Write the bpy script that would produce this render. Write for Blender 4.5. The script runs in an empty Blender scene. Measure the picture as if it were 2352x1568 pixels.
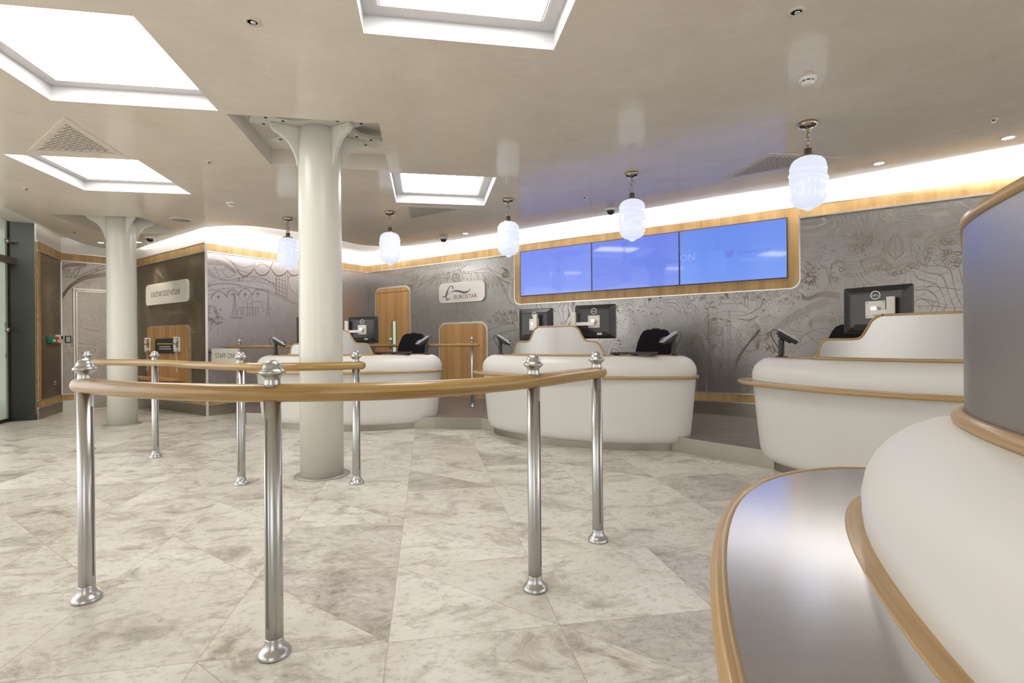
import bpy, bmesh, math, random
from mathutils import Vector, Matrix
from mathutils.geometry import tessellate_polygon
random.seed(7)
R = math.radians
scene = bpy.context.scene
COL = scene.collection

# ---------------------------------------------------------------- camera, world, light, exposure
CAM_H = 1.05
SL = 0.0083
cam_d = bpy.data.cameras.new('camera'); cam_d.lens = 18.0; cam_d.sensor_width = 36.0
cam_d.shift_y = 1.7 / 2352; cam_d.clip_start = 0.02
cam = bpy.data.objects.new('camera', cam_d); COL.objects.link(cam)
cam.matrix_world = Matrix.Translation((0, 0, CAM_H)) @ Matrix.Rotation(R(90), 4, 'X') @ Matrix.Rotation(-math.asin(SL), 4, 'Z')
scene.camera = cam
scene.view_settings.view_transform = 'Standard'; scene.view_settings.look = 'None'
scene.view_settings.gamma = 1.0; scene.view_settings.use_curve_mapping = False
scene.view_settings.exposure = 0.36
scene.cycles.use_denoising = True
scene.cycles.max_bounces = 7; scene.cycles.diffuse_bounces = 4; scene.cycles.glossy_bounces = 3
scene.cycles.sample_clamp_indirect = 6.0
world = bpy.data.worlds.new('world'); scene.world = world; world.use_nodes = True
WB = world.node_tree.nodes['Background']; WB.inputs[0].default_value = (1.0, 0.985, 0.965, 1); WB.inputs[1].default_value = 2.1
PANEL_L = 8.0          # emission of the square ceiling lights
COVE_W = 26.0          # watts per metre of cove strip
GLOBE_L = 0.84

CEIL = 2.70
SOFF = 2.80
PLAT = 0.14

# ---------------------------------------------------------------- measuring helpers
_C = math.sqrt(1 - SL * SL)
def ray(x, y):
    u = (x - 1176) / 1176; v = (y - 785.7) / 1176
    return _C * u - SL * v, SL * u + _C * v
def atz(x, y, z):
    X, V = ray(x, y); Y = (CAM_H - z) / V
    return Vector((X * Y, Y, z))
def aty(x, y, Y):
    X, V = ray(x, y)
    return Vector((X * Y, Y, CAM_H - V * Y))

class Wall:
    """a vertical wall plane through plan points P and Q; n points into the room"""
    def __init__(s, P, Q):
        s.P = Vector((P[0], P[1], 0)); q = Vector((Q[0], Q[1], 0))
        s.L = (q - s.P).length; s.u = (q - s.P) / s.L
        s.n = Vector((-s.u.y, s.u.x, 0))
        if (Vector((0, 3, 0)) - s.P).dot(s.n) < 0: s.n = -s.n
    def w(s, u, z, o=0.0):
        return s.P + s.u * u + s.n * o + Vector((0, 0, z))
    def px(s, x, y):
        X, V = ray(x, y); d = Vector((X, 1, 0))
        t = s.P.dot(s.n) / d.dot(s.n)
        p = d * t
        return ((p - s.P).dot(s.u), CAM_H - V * t)

K0 = (7.60, 2.784); K1 = (-2.80, 9.95); K2 = (-4.49, 7.53); K3 = (-6.58, 8.98); K4 = (-7.25, 8.24); K5 = (-6.78, 7.31); K6 = (-7.04, 7.18)
W1 = Wall(K1, K0); W2 = Wall(K2, K1); W3 = Wall(K3, K2); W4 = Wall(K4, K3); W5 = Wall(K5, K4)

# ---------------------------------------------------------------- materials
MATS = {}
def new_mat(name):
    m = bpy.data.materials.new(name); m.use_nodes = True
    nt = m.node_tree
    return m, nt, nt.nodes['Principled BSDF']
def nd(nt, t, **kw):
    n = nt.nodes.new(t)
    for k, v in kw.items():
        if k.startswith('i_'):
            key = k[2:]
            n.inputs[int(key) if key.isdigit() else key].default_value = v
        else: setattr(n, k, v)
    return n
def lk(nt, a, b): nt.links.new(a, b)
def ramp(nt, fac, stops):
    r = nd(nt, 'ShaderNodeValToRGB'); lk(nt, fac, r.inputs[0])
    el = r.color_ramp.elements
    while len(el) < len(stops): el.new(0.5)
    for e, (p, c) in zip(el, stops):
        e.position = p; e.color = (c[0], c[1], c[2], 1)
    return r.outputs[0]
def simple(name, col, rough=0.5, metal=0.0, spec=0.5, emit=None, es=0.0, coat=0.0):
    if name in MATS: return MATS[name]
    m, nt, b = new_mat(name)
    b.inputs['Base Color'].default_value = (*col, 1); b.inputs['Roughness'].default_value = rough
    b.inputs['Metallic'].default_value = metal; b.inputs['Specular IOR Level'].default_value = spec
    b.inputs['Coat Weight'].default_value = coat; b.inputs['Coat Roughness'].default_value = 0.08
    if emit: b.inputs['Emission Color'].default_value = (*emit, 1); b.inputs['Emission Strength'].default_value = es
    MATS[name] = m; return m
def bump(nt, b, h, strength, dist=0.01):
    bp = nd(nt, 'ShaderNodeBump', i_Strength=strength, i_Distance=dist); lk(nt, h, bp.inputs['Height']); lk(nt, bp.outputs[0], b.inputs['Normal'])
def coords(nt, uv, scale, rot=(0, 0, 0)):
    tc = nd(nt, 'ShaderNodeTexCoord'); mp = nd(nt, 'ShaderNodeMapping')
    mp.inputs['Scale'].default_value = scale; mp.inputs['Rotation'].default_value = rot
    lk(nt, tc.outputs['UV' if uv else 'Object'], mp.inputs[0]); return mp.outputs[0]
def noise(nt, vec, scale, detail=4, rough=0.55, dist=0.0):
    n = nd(nt, 'ShaderNodeTexNoise', i_Scale=scale, i_Detail=detail, i_Roughness=rough, i_Distortion=dist)
    lk(nt, vec, n.inputs['Vector']); return n.outputs['Fac']
def math_(nt, op, a, b=None, c=None):
    n = nd(nt, 'ShaderNodeMath', operation=op)
    for i, v in enumerate((a, b, c)):
        if v is None: continue
        if isinstance(v, (int, float)): n.inputs[i].default_value = v
        else: lk(nt, v, n.inputs[i])
    return n.outputs[0]
def mixc(nt, fac, a, b, blend='MIX'):
    n = nd(nt, 'ShaderNodeMix', data_type='RGBA', blend_type=blend)
    for i, v in ((0, fac), (6, a), (7, b)):
        if isinstance(v, (int, float)): n.inputs[i].default_value = v
        elif isinstance(v, tuple): n.inputs[i].default_value = (*v, 1)
        else: lk(nt, v, n.inputs[i])
    return n.outputs[2]

def wood(name, dark, light, along='u', rough=0.35, coat=0.0, spec=0.4):
    """oak; grain runs along the u or the v axis of the UV map (UVs in metres)"""
    if name in MATS: return MATS[name]
    m, nt, b = new_mat(name)
    sc = (1.2, 22, 1) if along == 'u' else (22, 1.2, 1)
    v = coords(nt, True, sc)
    f = noise(nt, v, 1.6, 5, 0.62, 1.1)
    sc2 = (4, 120, 1) if along == 'u' else (120, 4, 1)
    g = noise(nt, coords(nt, True, sc2), 1.5, 3, 0.6)
    sc3 = (1.1, 5, 1) if along == 'u' else (9, 0.15, 1)
    s = noise(nt, coords(nt, True, sc3), 0.9, 1, 0.5)
    c = ramp(nt, f, [(0.28, dark), (0.50, [(a + b_) / 2 for a, b_ in zip(dark, light)]), (0.70, light)])
    c = mixc(nt, 0.28, c, ramp(nt, g, [(0.3, [x * 0.62 for x in dark]), (0.6, light)]))
    c = mixc(nt, 0.35, c, ramp(nt, s, [(0.35, [x * 0.8 for x in dark]), (0.65, [min(1, x * 1.08) for x in light])]))
    lk(nt, c, b.inputs['Base Color'])
    b.inputs['Roughness'].default_value = rough; b.inputs['Specular IOR Level'].default_value = spec
    b.inputs['Coat Weight'].default_value = coat; b.inputs['Coat Roughness'].default_value = 0.12
    bump(nt, b, g, 0.08, 0.002)
    MATS[name] = m; return m
OAK_D, OAK_L = (0.32, 0.18, 0.06), (0.56, 0.37, 0.155)
M_RAIL = wood('oak_handrail', (0.17, 0.085, 0.018), (0.49, 0.315, 0.105), 'u', 0.32, 0.3)
M_NOSE = wood('oak_nosing', (0.29, 0.165, 0.055), (0.55, 0.37, 0.16), 'u', 0.38, 0.25)
M_BAND = wood('oak_band', OAK_D, OAK_L, 'v', 0.45)
M_DOORW = wood('oak_door', (0.30, 0.15, 0.05), (0.56, 0.33, 0.13), 'v', 0.45)
M_TOPW = wood('oak_counter_top', (0.30, 0.155, 0.06), (0.5, 0.3, 0.13), 'u', 0.4)

def brushed(name, col, rough, axis=2, streak=0.018, metal=1.0, bmp=0.012):
    if name in MATS: return MATS[name]
    m, nt, b = new_mat(name)
    sc = [260, 260, 260]
    if axis < 3: sc[axis] = 3
    if axis == 3: sc = [3, 3, 300]
    f = noise(nt, coords(nt, False, sc), 1.0, 2, 0.6)
    big = noise(nt, coords(nt, False, (1, 1, 1)), 2.2, 3, 0.6)
    c = mixc(nt, f, tuple(x * 0.93 for x in col), tuple(min(1, x * 1.05) for x in col))
    c = mixc(nt, math_(nt, 'MULTIPLY', big, 0.25), c, tuple(x * 0.8 for x in col))
    lk(nt, c, b.inputs['Base Color']); b.inputs['Metallic'].default_value = metal
    lk(nt, math_(nt, 'MULTIPLY_ADD', f, streak * 2, rough - streak), b.inputs['Roughness'])
    if bmp: bump(nt, b, f, bmp, 0.001)
    MATS[name] = m; return m
M_STEEL = brushed('brushed_stainless', (0.42, 0.412, 0.40), 0.36, 3)
M_SHELFST = brushed('brushed_shelf_steel', (0.64, 0.64, 0.655), 0.2, 0)
M_POST = brushed('satin_post_steel', (0.50, 0.505, 0.505), 0.30, 2, bmp=0)
M_KERB = brushed('kerb_steel', (0.36, 0.34, 0.29), 0.36, 3)
M_TRIM = simple('trim_metal', (0.66, 0.64, 0.62), 0.3, 0.9)
M_NICKEL = simple('aged_nickel', (0.42, 0.37, 0.29), 0.18, 1.0)
M_CHROME = simple('chrome', (0.8, 0.8, 0.8), 0.1, 1.0)
M_PILLAR = brushed('dark_pillar_steel', (0.065, 0.068, 0.06), 0.34, 2)
M_WHITE = simple('white_paint', (0.83, 0.82, 0.80), 0.6)
M_REVEAL = simple('white_reveal', (0.60, 0.60, 0.60), 0.5)
M_FLANGE = simple('white_flange', (0.58, 0.57, 0.57), 0.5)
M_COLUMN = simple('column_paint', (0.66, 0.65, 0.59), 0.28, 0.0, 0.5)
M_RECESS = simple('recess_paint', (0.76, 0.72, 0.66), 0.55)
M_BLACK = simple('black_plastic', (0.012, 0.012, 0.013), 0.38)
M_BLACKS = simple('black_satin', (0.02, 0.02, 0.02), 0.28)
M_FABRIC = simple('black_fabric', (0.012, 0.011, 0.014), 0.9, 0, 0.2)
M_DARK = simple('dark_gap', (0.02, 0.018, 0.015), 0.7)
M_OFFW = simple('off_white_plastic', (0.72, 0.69, 0.64), 0.4)
M_PLATE = simple('vesa_plate', (0.66, 0.64, 0.58), 0.45, 0.2)
M_GREYT = simple('terminal_grey', (0.45, 0.45, 0.46), 0.3, 0.5)
M_INK = simple('sign_ink', (0.04, 0.035, 0.035), 0.5)
M_INK2 = simple('sign_ink_grey', (0.16, 0.15, 0.155), 0.5)
M_INK3 = simple('sign_ink_pale', (0.33, 0.31, 0.31), 0.5)
M_SIGN = simple('sign_panel', (0.66, 0.63, 0.60), 0.35, 0.3)
M_SIGNW = simple('sign_panel_warm', (0.88, 0.85, 0.78), 0.35, 0.1)
M_SIGNG = simple('sign_panel_grey', (0.56, 0.54, 0.47), 0.45)
M_ETCH = simple('etched_line', (0.155, 0.125, 0.095), 0.8, 0, 0.2)
M_GREEN = simple('green_box', (0.0, 0.22, 0.12), 0.4)
M_RED = simple('red_box', (0.45, 0.01, 0.015), 0.4)
M_BLUE = simple('blue_plug', (0.01, 0.03, 0.4), 0.4)
M_YEL = simple('yellow_print', (0.75, 0.65, 0.05), 0.5)
M_VENT = simple('vent_paint', (0.70, 0.64, 0.555), 0.5)
M_VHOLE = simple('vent_hole', (0.20, 0.175, 0.15), 0.8)
M_SPEAK = simple('speaker_mesh', (0.36, 0.34, 0.33), 0.7)
M_PANEL = simple('light_panel', (0.9, 0.9, 0.9), 0.5, emit=(1.0, 0.995, 0.98), es=PANEL_L)
M_SPOT = simple('lamp_lens', (0.9, 0.9, 0.9), 0.5, emit=(1.0, 0.93, 0.82), es=14.0)
M_SLOTGL = simple('green_vision_glass_glow', (0.40, 0.60, 0.52), 0.15, emit=(0.45, 0.75, 0.64), es=0.35)  # emission paints a glow into the slot glass; no lamp stands there

# solid surface of the counters
def m_counter():
    m, nt, b = new_mat('white_solid_surface')
    f = noise(nt, coords(nt, False, (1, 1, 1)), 1.4, 3)
    lk(nt, mixc(nt, f, (0.66, 0.65, 0.62), (0.71, 0.70, 0.67)), b.inputs['Base Color'])
    b.inputs['Roughness'].default_value = 0.36; b.inputs['Specular IOR Level'].default_value = 0.35
    return m
M_COUNTER = m_counter()
# opal glass
def m_globe_plain():
    return simple('opal_glass', (0.22, 0.23, 0.25), 0.12, emit=(0.74, 0.80, 0.96), es=GLOBE_L * 0.82)
M_GLOBE = m_globe_plain()
# polished plaster ceiling
def m_plaster():
    m, nt, b = new_mat('polished_plaster')
    v = coords(nt, False, (1.0, 1.0, 1.0), (0, 0, R(35)))
    f = noise(nt, v, 1.1, 6, 0.62, 1.4)
    g = noise(nt, coords(nt, False, (1.0, 1.6, 1.0), (0, 0, R(20))), 4.5, 6, 0.62, 2.2)
    c = ramp(nt, f, [(0.3, (0.72, 0.655, 0.555)), (0.7, (0.82, 0.76, 0.665))])
    c = mixc(nt, 0.22, c, ramp(nt, g, [(0.3, (0.64, 0.575, 0.48)), (0.7, (0.86, 0.80, 0.71))]))
    lk(nt, c, b.inputs['Base Color'])
    b.inputs['Roughness'].default_value = 0.5; b.inputs['Specular IOR Level'].default_value = 0.35
    b.inputs['Coat Weight'].default_value = 0.55
    lk(nt, math_(nt, 'MULTIPLY_ADD', g, 0.10, 0.0), b.inputs['Coat Roughness'])
    bp = nd(nt, 'ShaderNodeBump', i_Strength=0.09, i_Distance=0.012); lk(nt, g, bp.inputs['Height'])
    lk(nt, bp.outputs[0], b.inputs['Normal']); lk(nt, bp.outputs[0], b.inputs['Coat Normal'])
    return m
M_PLASTER = m_plaster()
# triangular stone tiles: UV = grid coordinates, face attribute 'tint'
def m_tiles():
    m, nt, b = new_mat('stone_tiles')
    tint = nd(nt, 'ShaderNodeAttribute', attribute_name='tint').outputs['Fac']
    split = nd(nt, 'ShaderNodeAttribute', attribute_name='split').outputs['Fac']
    tc = nd(nt, 'ShaderNodeTexCoord')
    ofs = nd(nt, 'ShaderNodeVectorMath', operation='ADD')
    comb = nd(nt, 'ShaderNodeCombineXYZ'); lk(nt, math_(nt, 'MULTIPLY', tint, 37.0), comb.inputs[2])
    lk(nt, tc.outputs['Object'], ofs.inputs[0]); lk(nt, comb.outputs[0], ofs.inputs[1])
    mp = nd(nt, 'ShaderNodeMapping'); mp.inputs['Scale'].default_value = (1.0, 1.35, 1.0); mp.inputs['Rotation'].default_value = (0, 0, R(-20))
    lk(nt, ofs.outputs[0], mp.inputs[0]); v = mp.outputs[0]
    f = noise(nt, v, 1.6, 5, 0.6, 0.5)
    g = noise(nt, v, 3.4, 12, 0.74, 0.7)
    h = noise(nt, v, 24.0, 8, 0.75, 0.4)
    y = noise(nt, v, 4.2, 6, 0.65, 0.6)
    c = ramp(nt, f, [(0.30, (0.575, 0.545, 0.485)), (0.48, (0.655, 0.63, 0.575)), (0.68, (0.72, 0.705, 0.66))])
    c = mixc(nt, 0.22, c, ramp(nt, y, [(0.40, (0.69, 0.67, 0.62)), (0.66, (0.60, 0.53, 0.40))]))
    blot = ramp(nt, g, [(0.35, (0.42, 0.385, 0.35)), (0.44, (0.76, 0.735, 0.70)), (0.51, (1, 1, 1))])
    c = mixc(nt, 0.85, c, blot, 'MULTIPLY')
    speck = ramp(nt, h, [(0.38, (0.66, 0.64, 0.61)), (0.48, (1, 1, 1)), (0.70, (1.05, 1.05, 1.04))])
    c = mixc(nt, 0.7, c, speck, 'MULTIPLY')
    darkc = ramp(nt, g, [(0.34, (0.25, 0.22, 0.195)), (0.5, (0.40, 0.365, 0.33)), (0.66, (0.56, 0.525, 0.485))])
    darkc = mixc(nt, 0.9, darkc, ramp(nt, h, [(0.38, (0.62, 0.6, 0.58)), (0.5, (1, 1, 1)), (0.64, (1.25, 1.25, 1.24))]), 'MULTIPLY')
    darkf = nd(nt, 'ShaderNodeMapRange'); darkf.inputs['From Min'].default_value = 0.5; darkf.inputs['From Max'].default_value = 1.0
    lk(nt, tint, darkf.inputs[0])
    c = mixc(nt, math_(nt, 'MULTIPLY', darkf.outputs[0], 0.85), c, darkc)
    wn = nd(nt, 'ShaderNodeTexWhiteNoise', noise_dimensions='1D'); lk(nt, math_(nt, 'MULTIPLY', tint, 913.0), wn.inputs['W'])
    c = mixc(nt, 1.0, c, ramp(nt, wn.outputs['Value'], [(0.0, (0.93, 0.92, 0.905)), (1.0, (1.0, 1.0, 0.995))]), 'MULTIPLY')
    cr = noise(nt, v, 1.9, 9, 0.7, 0.9)
    crack = math_(nt, 'LESS_THAN', math_(nt, 'ABSOLUTE', math_(nt, 'SUBTRACT', cr, 0.47)), 0.0016)
    c = mixc(nt, math_(nt, 'MULTIPLY', crack, 0.35), c, (0.36, 0.30, 0.22))
    sp = nd(nt, 'ShaderNodeSeparateXYZ'); lk(nt, tc.outputs['UV'], sp.inputs[0])
    fu = math_(nt, 'FRACT', sp.outputs[0]); fv = math_(nt, 'FRACT', sp.outputs[1])
    du = math_(nt, 'MINIMUM', fu, math_(nt, 'SUBTRACT', 1.0, fu)); dv = math_(nt, 'MINIMUM', fv, math_(nt, 'SUBTRACT', 1.0, fv))
    dd = math_(nt, 'MULTIPLY', math_(nt, 'ABSOLUTE', math_(nt, 'SUBTRACT', math_(nt, 'ADD', fu, fv), 1.0)), 0.7071)
    dd = math_(nt, 'ADD', dd, math_(nt, 'SUBTRACT', 1.0, split))
    d = math_(nt, 'MINIMUM', math_(nt, 'MINIMUM', du, dv), dd)
    gl = math_(nt, 'LESS_THAN', d, 0.0030)
    c = mixc(nt, math_(nt, 'MULTIPLY', gl, 0.75), c, (0.36, 0.30, 0.22))
    lk(nt, c, b.inputs['Base Color'])
    lk(nt, math_(nt, 'MULTIPLY_ADD', f, 0.25, 0.20), b.inputs['Roughness'])
    b.inputs['Specular IOR Level'].default_value = 0.45
    return m
M_TILES = m_tiles()
def m_platform():
    m, nt, b = new_mat('dark_platform_tiles')
    v = coords(nt, False, (3.0, 18.0, 1), (0, 0, R(-32)))
    f = noise(nt, v, 1.0, 6, 0.65, 0.5)
    c = ramp(nt, f, [(0.3, (0.11, 0.088, 0.08)), (0.55, (0.165, 0.138, 0.125)), (0.75, (0.24, 0.21, 0.19))])
    br = nd(nt, 'ShaderNodeTexBrick', i_Scale=1.0); br.inputs['Mortar Size'].default_value = 0.004
    br.inputs['Color1'].default_value = (1, 1, 1, 1); br.inputs['Color2'].default_value = (.86, .86, .86, 1); br.inputs['Mortar'].default_value = (1.35, 1.3, 1.25, 1)
    br.inputs['Brick Width'].default_value = 0.9; br.inputs['Row Height'].default_value = 0.45
    lk(nt, coords(nt, False, (1, 1, 1), (0, 0, R(-20))), br.inputs['Vector'])
    c = mixc(nt, 1.0, c, br.outputs['Color'], 'MULTIPLY')
    lk(nt, c, b.inputs['Base Color']); b.inputs['Roughness'].default_value = 0.38
    return m
M_PLATF = m_platform()
# etched metal mural; UV in metres (u along the wall, v = height)
def m_mural(name, base, seed, dens=1.0, line=(0.25, 0.205, 0.16), rough=0.42, amt=0.8):
    m, nt, b = new_mat(name)
    tc = nd(nt, 'ShaderNodeTexCoord')
    mp = nd(nt, 'ShaderNodeMapping'); mp.inputs['Location'].default_value = (seed * 3.1, seed * 1.7, 0); lk(nt, tc.outputs['UV'], mp.inputs[0])
    v = mp.outputs[0]
    def contour(scale, mult, width, dist, detail=1.5):
        n = noise(nt, v, scale * dens, detail, 0.45, dist)
        fr = math_(nt, 'FRACT', math_(nt, 'MULTIPLY', n, mult))
        t = math_(nt, 'ABSOLUTE', math_(nt, 'SUBTRACT', fr, 0.5))
        return math_(nt, 'LESS_THAN', t, width)
    big = contour(1.1, 34, 0.07, 0.8)
    med = contour(2.6, 30, 0.085, 1.6)
    fine = contour(6.0, 20, 0.11, 2.2)
    vo = nd(nt, 'ShaderNodeTexVoronoi', feature='DISTANCE_TO_EDGE', i_Scale=11.0 * dens); lk(nt, v, vo.inputs['Vector'])
    cells = math_(nt, 'LESS_THAN', vo.outputs['Distance'], 0.016)
    k1 = noise(nt, v, 0.9, 1, 0.5); k2 = noise(nt, v, 1.7, 1, 0.5, 0.4); 
    a = math_(nt, 'MULTIPLY', big, math_(nt, 'GREATER_THAN', k1, 0.46))
    bb = math_(nt, 'MULTIPLY', med, math_(nt, 'LESS_THAN', k1, 0.50))
    cc = math_(nt, 'MULTIPLY', fine, math_(nt, 'GREATER_THAN', k2, 0.55))
    ce = math_(nt, 'MULTIPLY', cells, math_(nt, 'LESS_THAN', k2, 0.42))
    L = math_(nt, 'MAXIMUM', math_(nt, 'MAXIMUM', a, bb), math_(nt, 'MAXIMUM', cc, ce))
    fade = noise(nt, v, 1.3, 2, 0.5)
    L = math_(nt, 'MULTIPLY', L, math_(nt, 'MULTIPLY', math_(nt, 'MULTIPLY_ADD', fade, 1.3, 0.1), amt))
    L = math_(nt, 'MINIMUM', L, 1.0)
    tone = noise(nt, v, 0.7, 3, 0.5)
    bc = mixc(nt, tone, tuple(x * 0.85 for x in base), tuple(x * 1.12 for x in base))
    c = mixc(nt, L, bc, line)
    lk(nt, c, b.inputs['Base Color'])
    lk(nt, math_(nt, 'MULTIPLY_ADD', L, -0.92, 0.95), b.inputs['Metallic'])
    lk(nt, math_(nt, 'MULTIPLY_ADD', L, 0.35, rough), b.inputs['Roughness'])
    return m
M_MURAL = m_mural('etched_mural_grey', (0.30, 0.293, 0.283), 1.0, 1.0, (0.17, 0.14, 0.11), 0.30, 0.8)
M_MURAL2 = m_mural('etched_mural_pale', (0.53, 0.49, 0.475), 2.3, 1.0, (0.2, 0.16, 0.125), 0.36, 0.35)
M_MURAL3 = m_mural('etched_mural_brown', (0.20, 0.165, 0.13), 3.7, 1.6, (0.36, 0.28, 0.19), 0.36, 0.9)
M_MURAL4 = m_mural('etched_mural_light', (0.40, 0.365, 0.33), 5.1, 1.2, (0.24, 0.19, 0.15), 0.36, 0.6)
def m_screen(name, c0, c1):
    m, nt, b = new_mat(name)
    b.inputs['Base Color'].default_value = (0.01, 0.01, 0.015, 1); b.inputs['Roughness'].default_value = 0.06
    b.inputs['Specular IOR Level'].default_value = 0.55
    tc = nd(nt, 'ShaderNodeTexCoord'); sp = nd(nt, 'ShaderNodeSeparateXYZ'); lk(nt, tc.outputs['UV'], sp.inputs[0])
    lk(nt, mixc(nt, sp.outputs[1], c0, c1), b.inputs['Emission Color']); b.inputs['Emission Strength'].default_value = 1.0
    return m

# ---------------------------------------------------------------- mesh helpers
class MB:
    def __init__(s):
        s.bm = bmesh.new(); s.uv = s.bm.loops.layers.uv.new('UVMap')
    def face(s, vs, uvs=None, smooth=False):
        try: f = s.bm.faces.new(vs)
        except ValueError: return None
        f.smooth = smooth
        if uvs:
            for l, c in zip(f.loops, uvs): l[s.uv].uv = c
        return f
    def box(s, c, size, rot=None, bevel=0.0):
        """box with box-mapped UVs in metres"""
        hx, hy, hz = size[0] / 2, size[1] / 2, size[2] / 2
        c = Vector(c); M = rot or Matrix.Identity(3)
        P = {}
        def v(x, y, z):
            k = (x, y, z)
            if k not in P: P[k] = s.bm.verts.new(c + M @ Vector((x * hx, y * hy, z * hz)))
            return P[k]
        for ax in range(3):
            for sg in (-1, 1):
                a, b_ = [i for i in range(3) if i != ax]
                vs, uv = [], []
                for p, q in ((-1, -1), (1, -1), (1, 1), (-1, 1)):
                    k = [0, 0, 0]; k[ax] = sg; k[a] = p; k[b_] = q
                    vs.append(v(*k)); uv.append((p * size[a] / 2, q * size[b_] / 2))
                s.face(vs, uv)
        return s
    def prism(s, pts, fn, o0, o1, smooth=False):
        """polygon pts (a,b) extruded between offsets o0 and o1; fn(a,b,o) -> world"""
        n = len(pts)
        lo = [s.bm.verts.new(fn(a, b, o0)) for a, b in pts]; hi = [s.bm.verts.new(fn(a, b, o1)) for a, b in pts]
        s.face(hi, pts); s.face(lo[::-1], pts[::-1])
        d = 0
        for i in range(n):
            j = (i + 1) % n; e = math.dist(pts[i], pts[j])
            s.face([lo[i], lo[j], hi[j], hi[i]], [(d, o0), (d + e, o0), (d + e, o1), (d, o1)], smooth); d += e
        return s
    def lathe(s, prof, c=(0, 0, 0), seg=24, rot=None, disp=None):
        """profile of (r,z); rings around z"""
        c = Vector(c); M = rot or Matrix.Identity(3); rings = []
        for r, z in prof:
            if r < 1e-5: rings.append([s.bm.verts.new(c + M @ Vector((0, 0, z)))])
            else:
                ring = []
                for k in range(seg):
                    a = 2 * math.pi * k / seg; rr = r + (disp(a, z, r) if disp else 0)
                    ring.append(s.bm.verts.new(c + M @ Vector((rr * math.cos(a), rr * math.sin(a), z))))
                rings.append(ring)
        for i in range(len(rings) - 1):
            A, B = rings[i], rings[i + 1]
            for k in range(seg):
                k2 = (k + 1) % seg
                u0, u1 = k / seg, (k + 1) / seg
                if len(A) == 1 and len(B) == 1: break
                if len(A) == 1: s.face([A[0], B[k2], B[k]], [(u0, prof[i][1])] * 3, True)
                elif len(B) == 1: s.face([A[k], A[k2], B[0]], [(u0, prof[i][1])] * 3, True)
                else: s.face([A[k], A[k2], B[k2], B[k]], [(u0, prof[i][1]), (u1, prof[i][1]), (u1, prof[i + 1][1]), (u0, prof[i + 1][1])], True)
        if len(rings[0]) > 1: s.face(rings[0][::-1])
        if len(rings[-1]) > 1: s.face(rings[-1])
        return s
    def tube(s, path, rad, seg=12, caps='flat', closed=False, sect=None):
        """sweep a circle (or a section list of (side, up)) along a path; UV u = length"""
        path = [Vector(p) for p in path]; n = len(path); rings = []; L = 0; us = []
        up0 = Vector((0, 0, 1))
        for i, p in enumerate(path):
            if closed: t = path[(i + 1) % n] - path[i - 1]
            else: t = path[min(i + 1, n - 1)] - path[max(i - 1, 0)]
            t.normalize()
            side = t.cross(up0)
            if side.length < 1e-3: side = t.cross(Vector((0, 1, 0)))
            side.normalize(); up = side.cross(t)
            if i: L += (p - path[i - 1]).length
            us.append(L)
            r = rad[i] if isinstance(rad, (list, tuple)) else rad
            if sect: ring = [s.bm.verts.new(p + side * a * r + up * b_ * r) for a, b_ in sect]
            else: ring = [s.bm.verts.new(p + side * (r * math.cos(2 * math.pi * k / seg)) + up * (r * math.sin(2 * math.pi * k / seg))) for k in range(seg)]
            rings.append(ring)
        m = len(rings[0]); rr = rad if not isinstance(rad, (list, tuple)) else max(rad)
        rng = range(n if closed else n - 1)
        for i in rng:
            A, B = rings[i], rings[(i + 1) % n]
            for k in range(m):
                k2 = (k + 1) % m; v0, v1 = k / m * 6.28 * rr, (k + 1) / m * 6.28 * rr
                u0, u1 = us[i], us[i + 1] if i + 1 < n else us[i] + (path[0] - path[i]).length
                s.face([A[k], A[k2], B[k2], B[k]], [(u0, v0), (u0, v1), (u1, v1), (u1, v0)], True)
        if not closed: s.face(rings[0][::-1]); s.face(rings[-1])
        return s
    def strip(s, A, B, smooth=True, closed=False):
        """quad strip between two polylines; UV in metres"""
        va = [s.bm.verts.new(p) for p in A]; vb = [s.bm.verts.new(p) for p in B]; L = 0
        n = len(A)
        for i in range(n if closed else n - 1):
            j = (i + 1) % n
            e = (Vector(A[j]) - Vector(A[i])).length; w0 = (Vector(B[i]) - Vector(A[i])).length; w1 = (Vector(B[j]) - Vector(A[j])).length
            s.face([va[i], va[j], vb[j], vb[i]], [(L, 0), (L + e, 0), (L + e, w1), (L, w0)], smooth); L += e
        return s
    def done(s, name, mat, parent=None, loc=None, recalc=True, bevel=0.0):
        bmesh.ops.remove_doubles(s.bm, verts=s.bm.verts, dist=1e-5)
        if recalc: bmesh.ops.recalc_face_normals(s.bm, faces=s.bm.faces)
        me = bpy.data.meshes.new(name); s.bm.to_mesh(me); s.bm.free()
        me.materials.append(mat)
        o = bpy.data.objects.new(name, me); COL.objects.link(o)
        if parent: o.parent = parent
        if loc is not None: o.location = loc
        if bevel:
            md = o.modifiers.new('bevel', 'BEVEL'); md.width = bevel; md.segments = 2; md.limit_method = 'ANGLE'
        return o
def thing(name, label, cat, loc=(0, 0, 0), rz=0.0, group=None):
    o = bpy.data.objects.new(name, None); COL.objects.link(o)
    o.location = loc; o.rotation_euler = (0, 0, rz); o.empty_display_size = 0.1
    return tag(o, label, cat, group)
def tag(o, label, cat, group=None):
    o['label'] = label; o['category'] = cat
    if group: o['group'] = group
    return o
def struct(o):
    o['kind'] = 'structure'; return o
def dup(root, loc, rz, label):
    r = root.copy(); COL.objects.link(r); r.location = loc; r.rotation_euler = (0, 0, rz); r['label'] = label
    for ch in list(root.children):
        c = ch.copy(); COL.objects.link(c); c.parent = r
        for g in list(ch.children):
            d = g.copy(); COL.objects.link(d); d.parent = c
    return r
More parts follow.
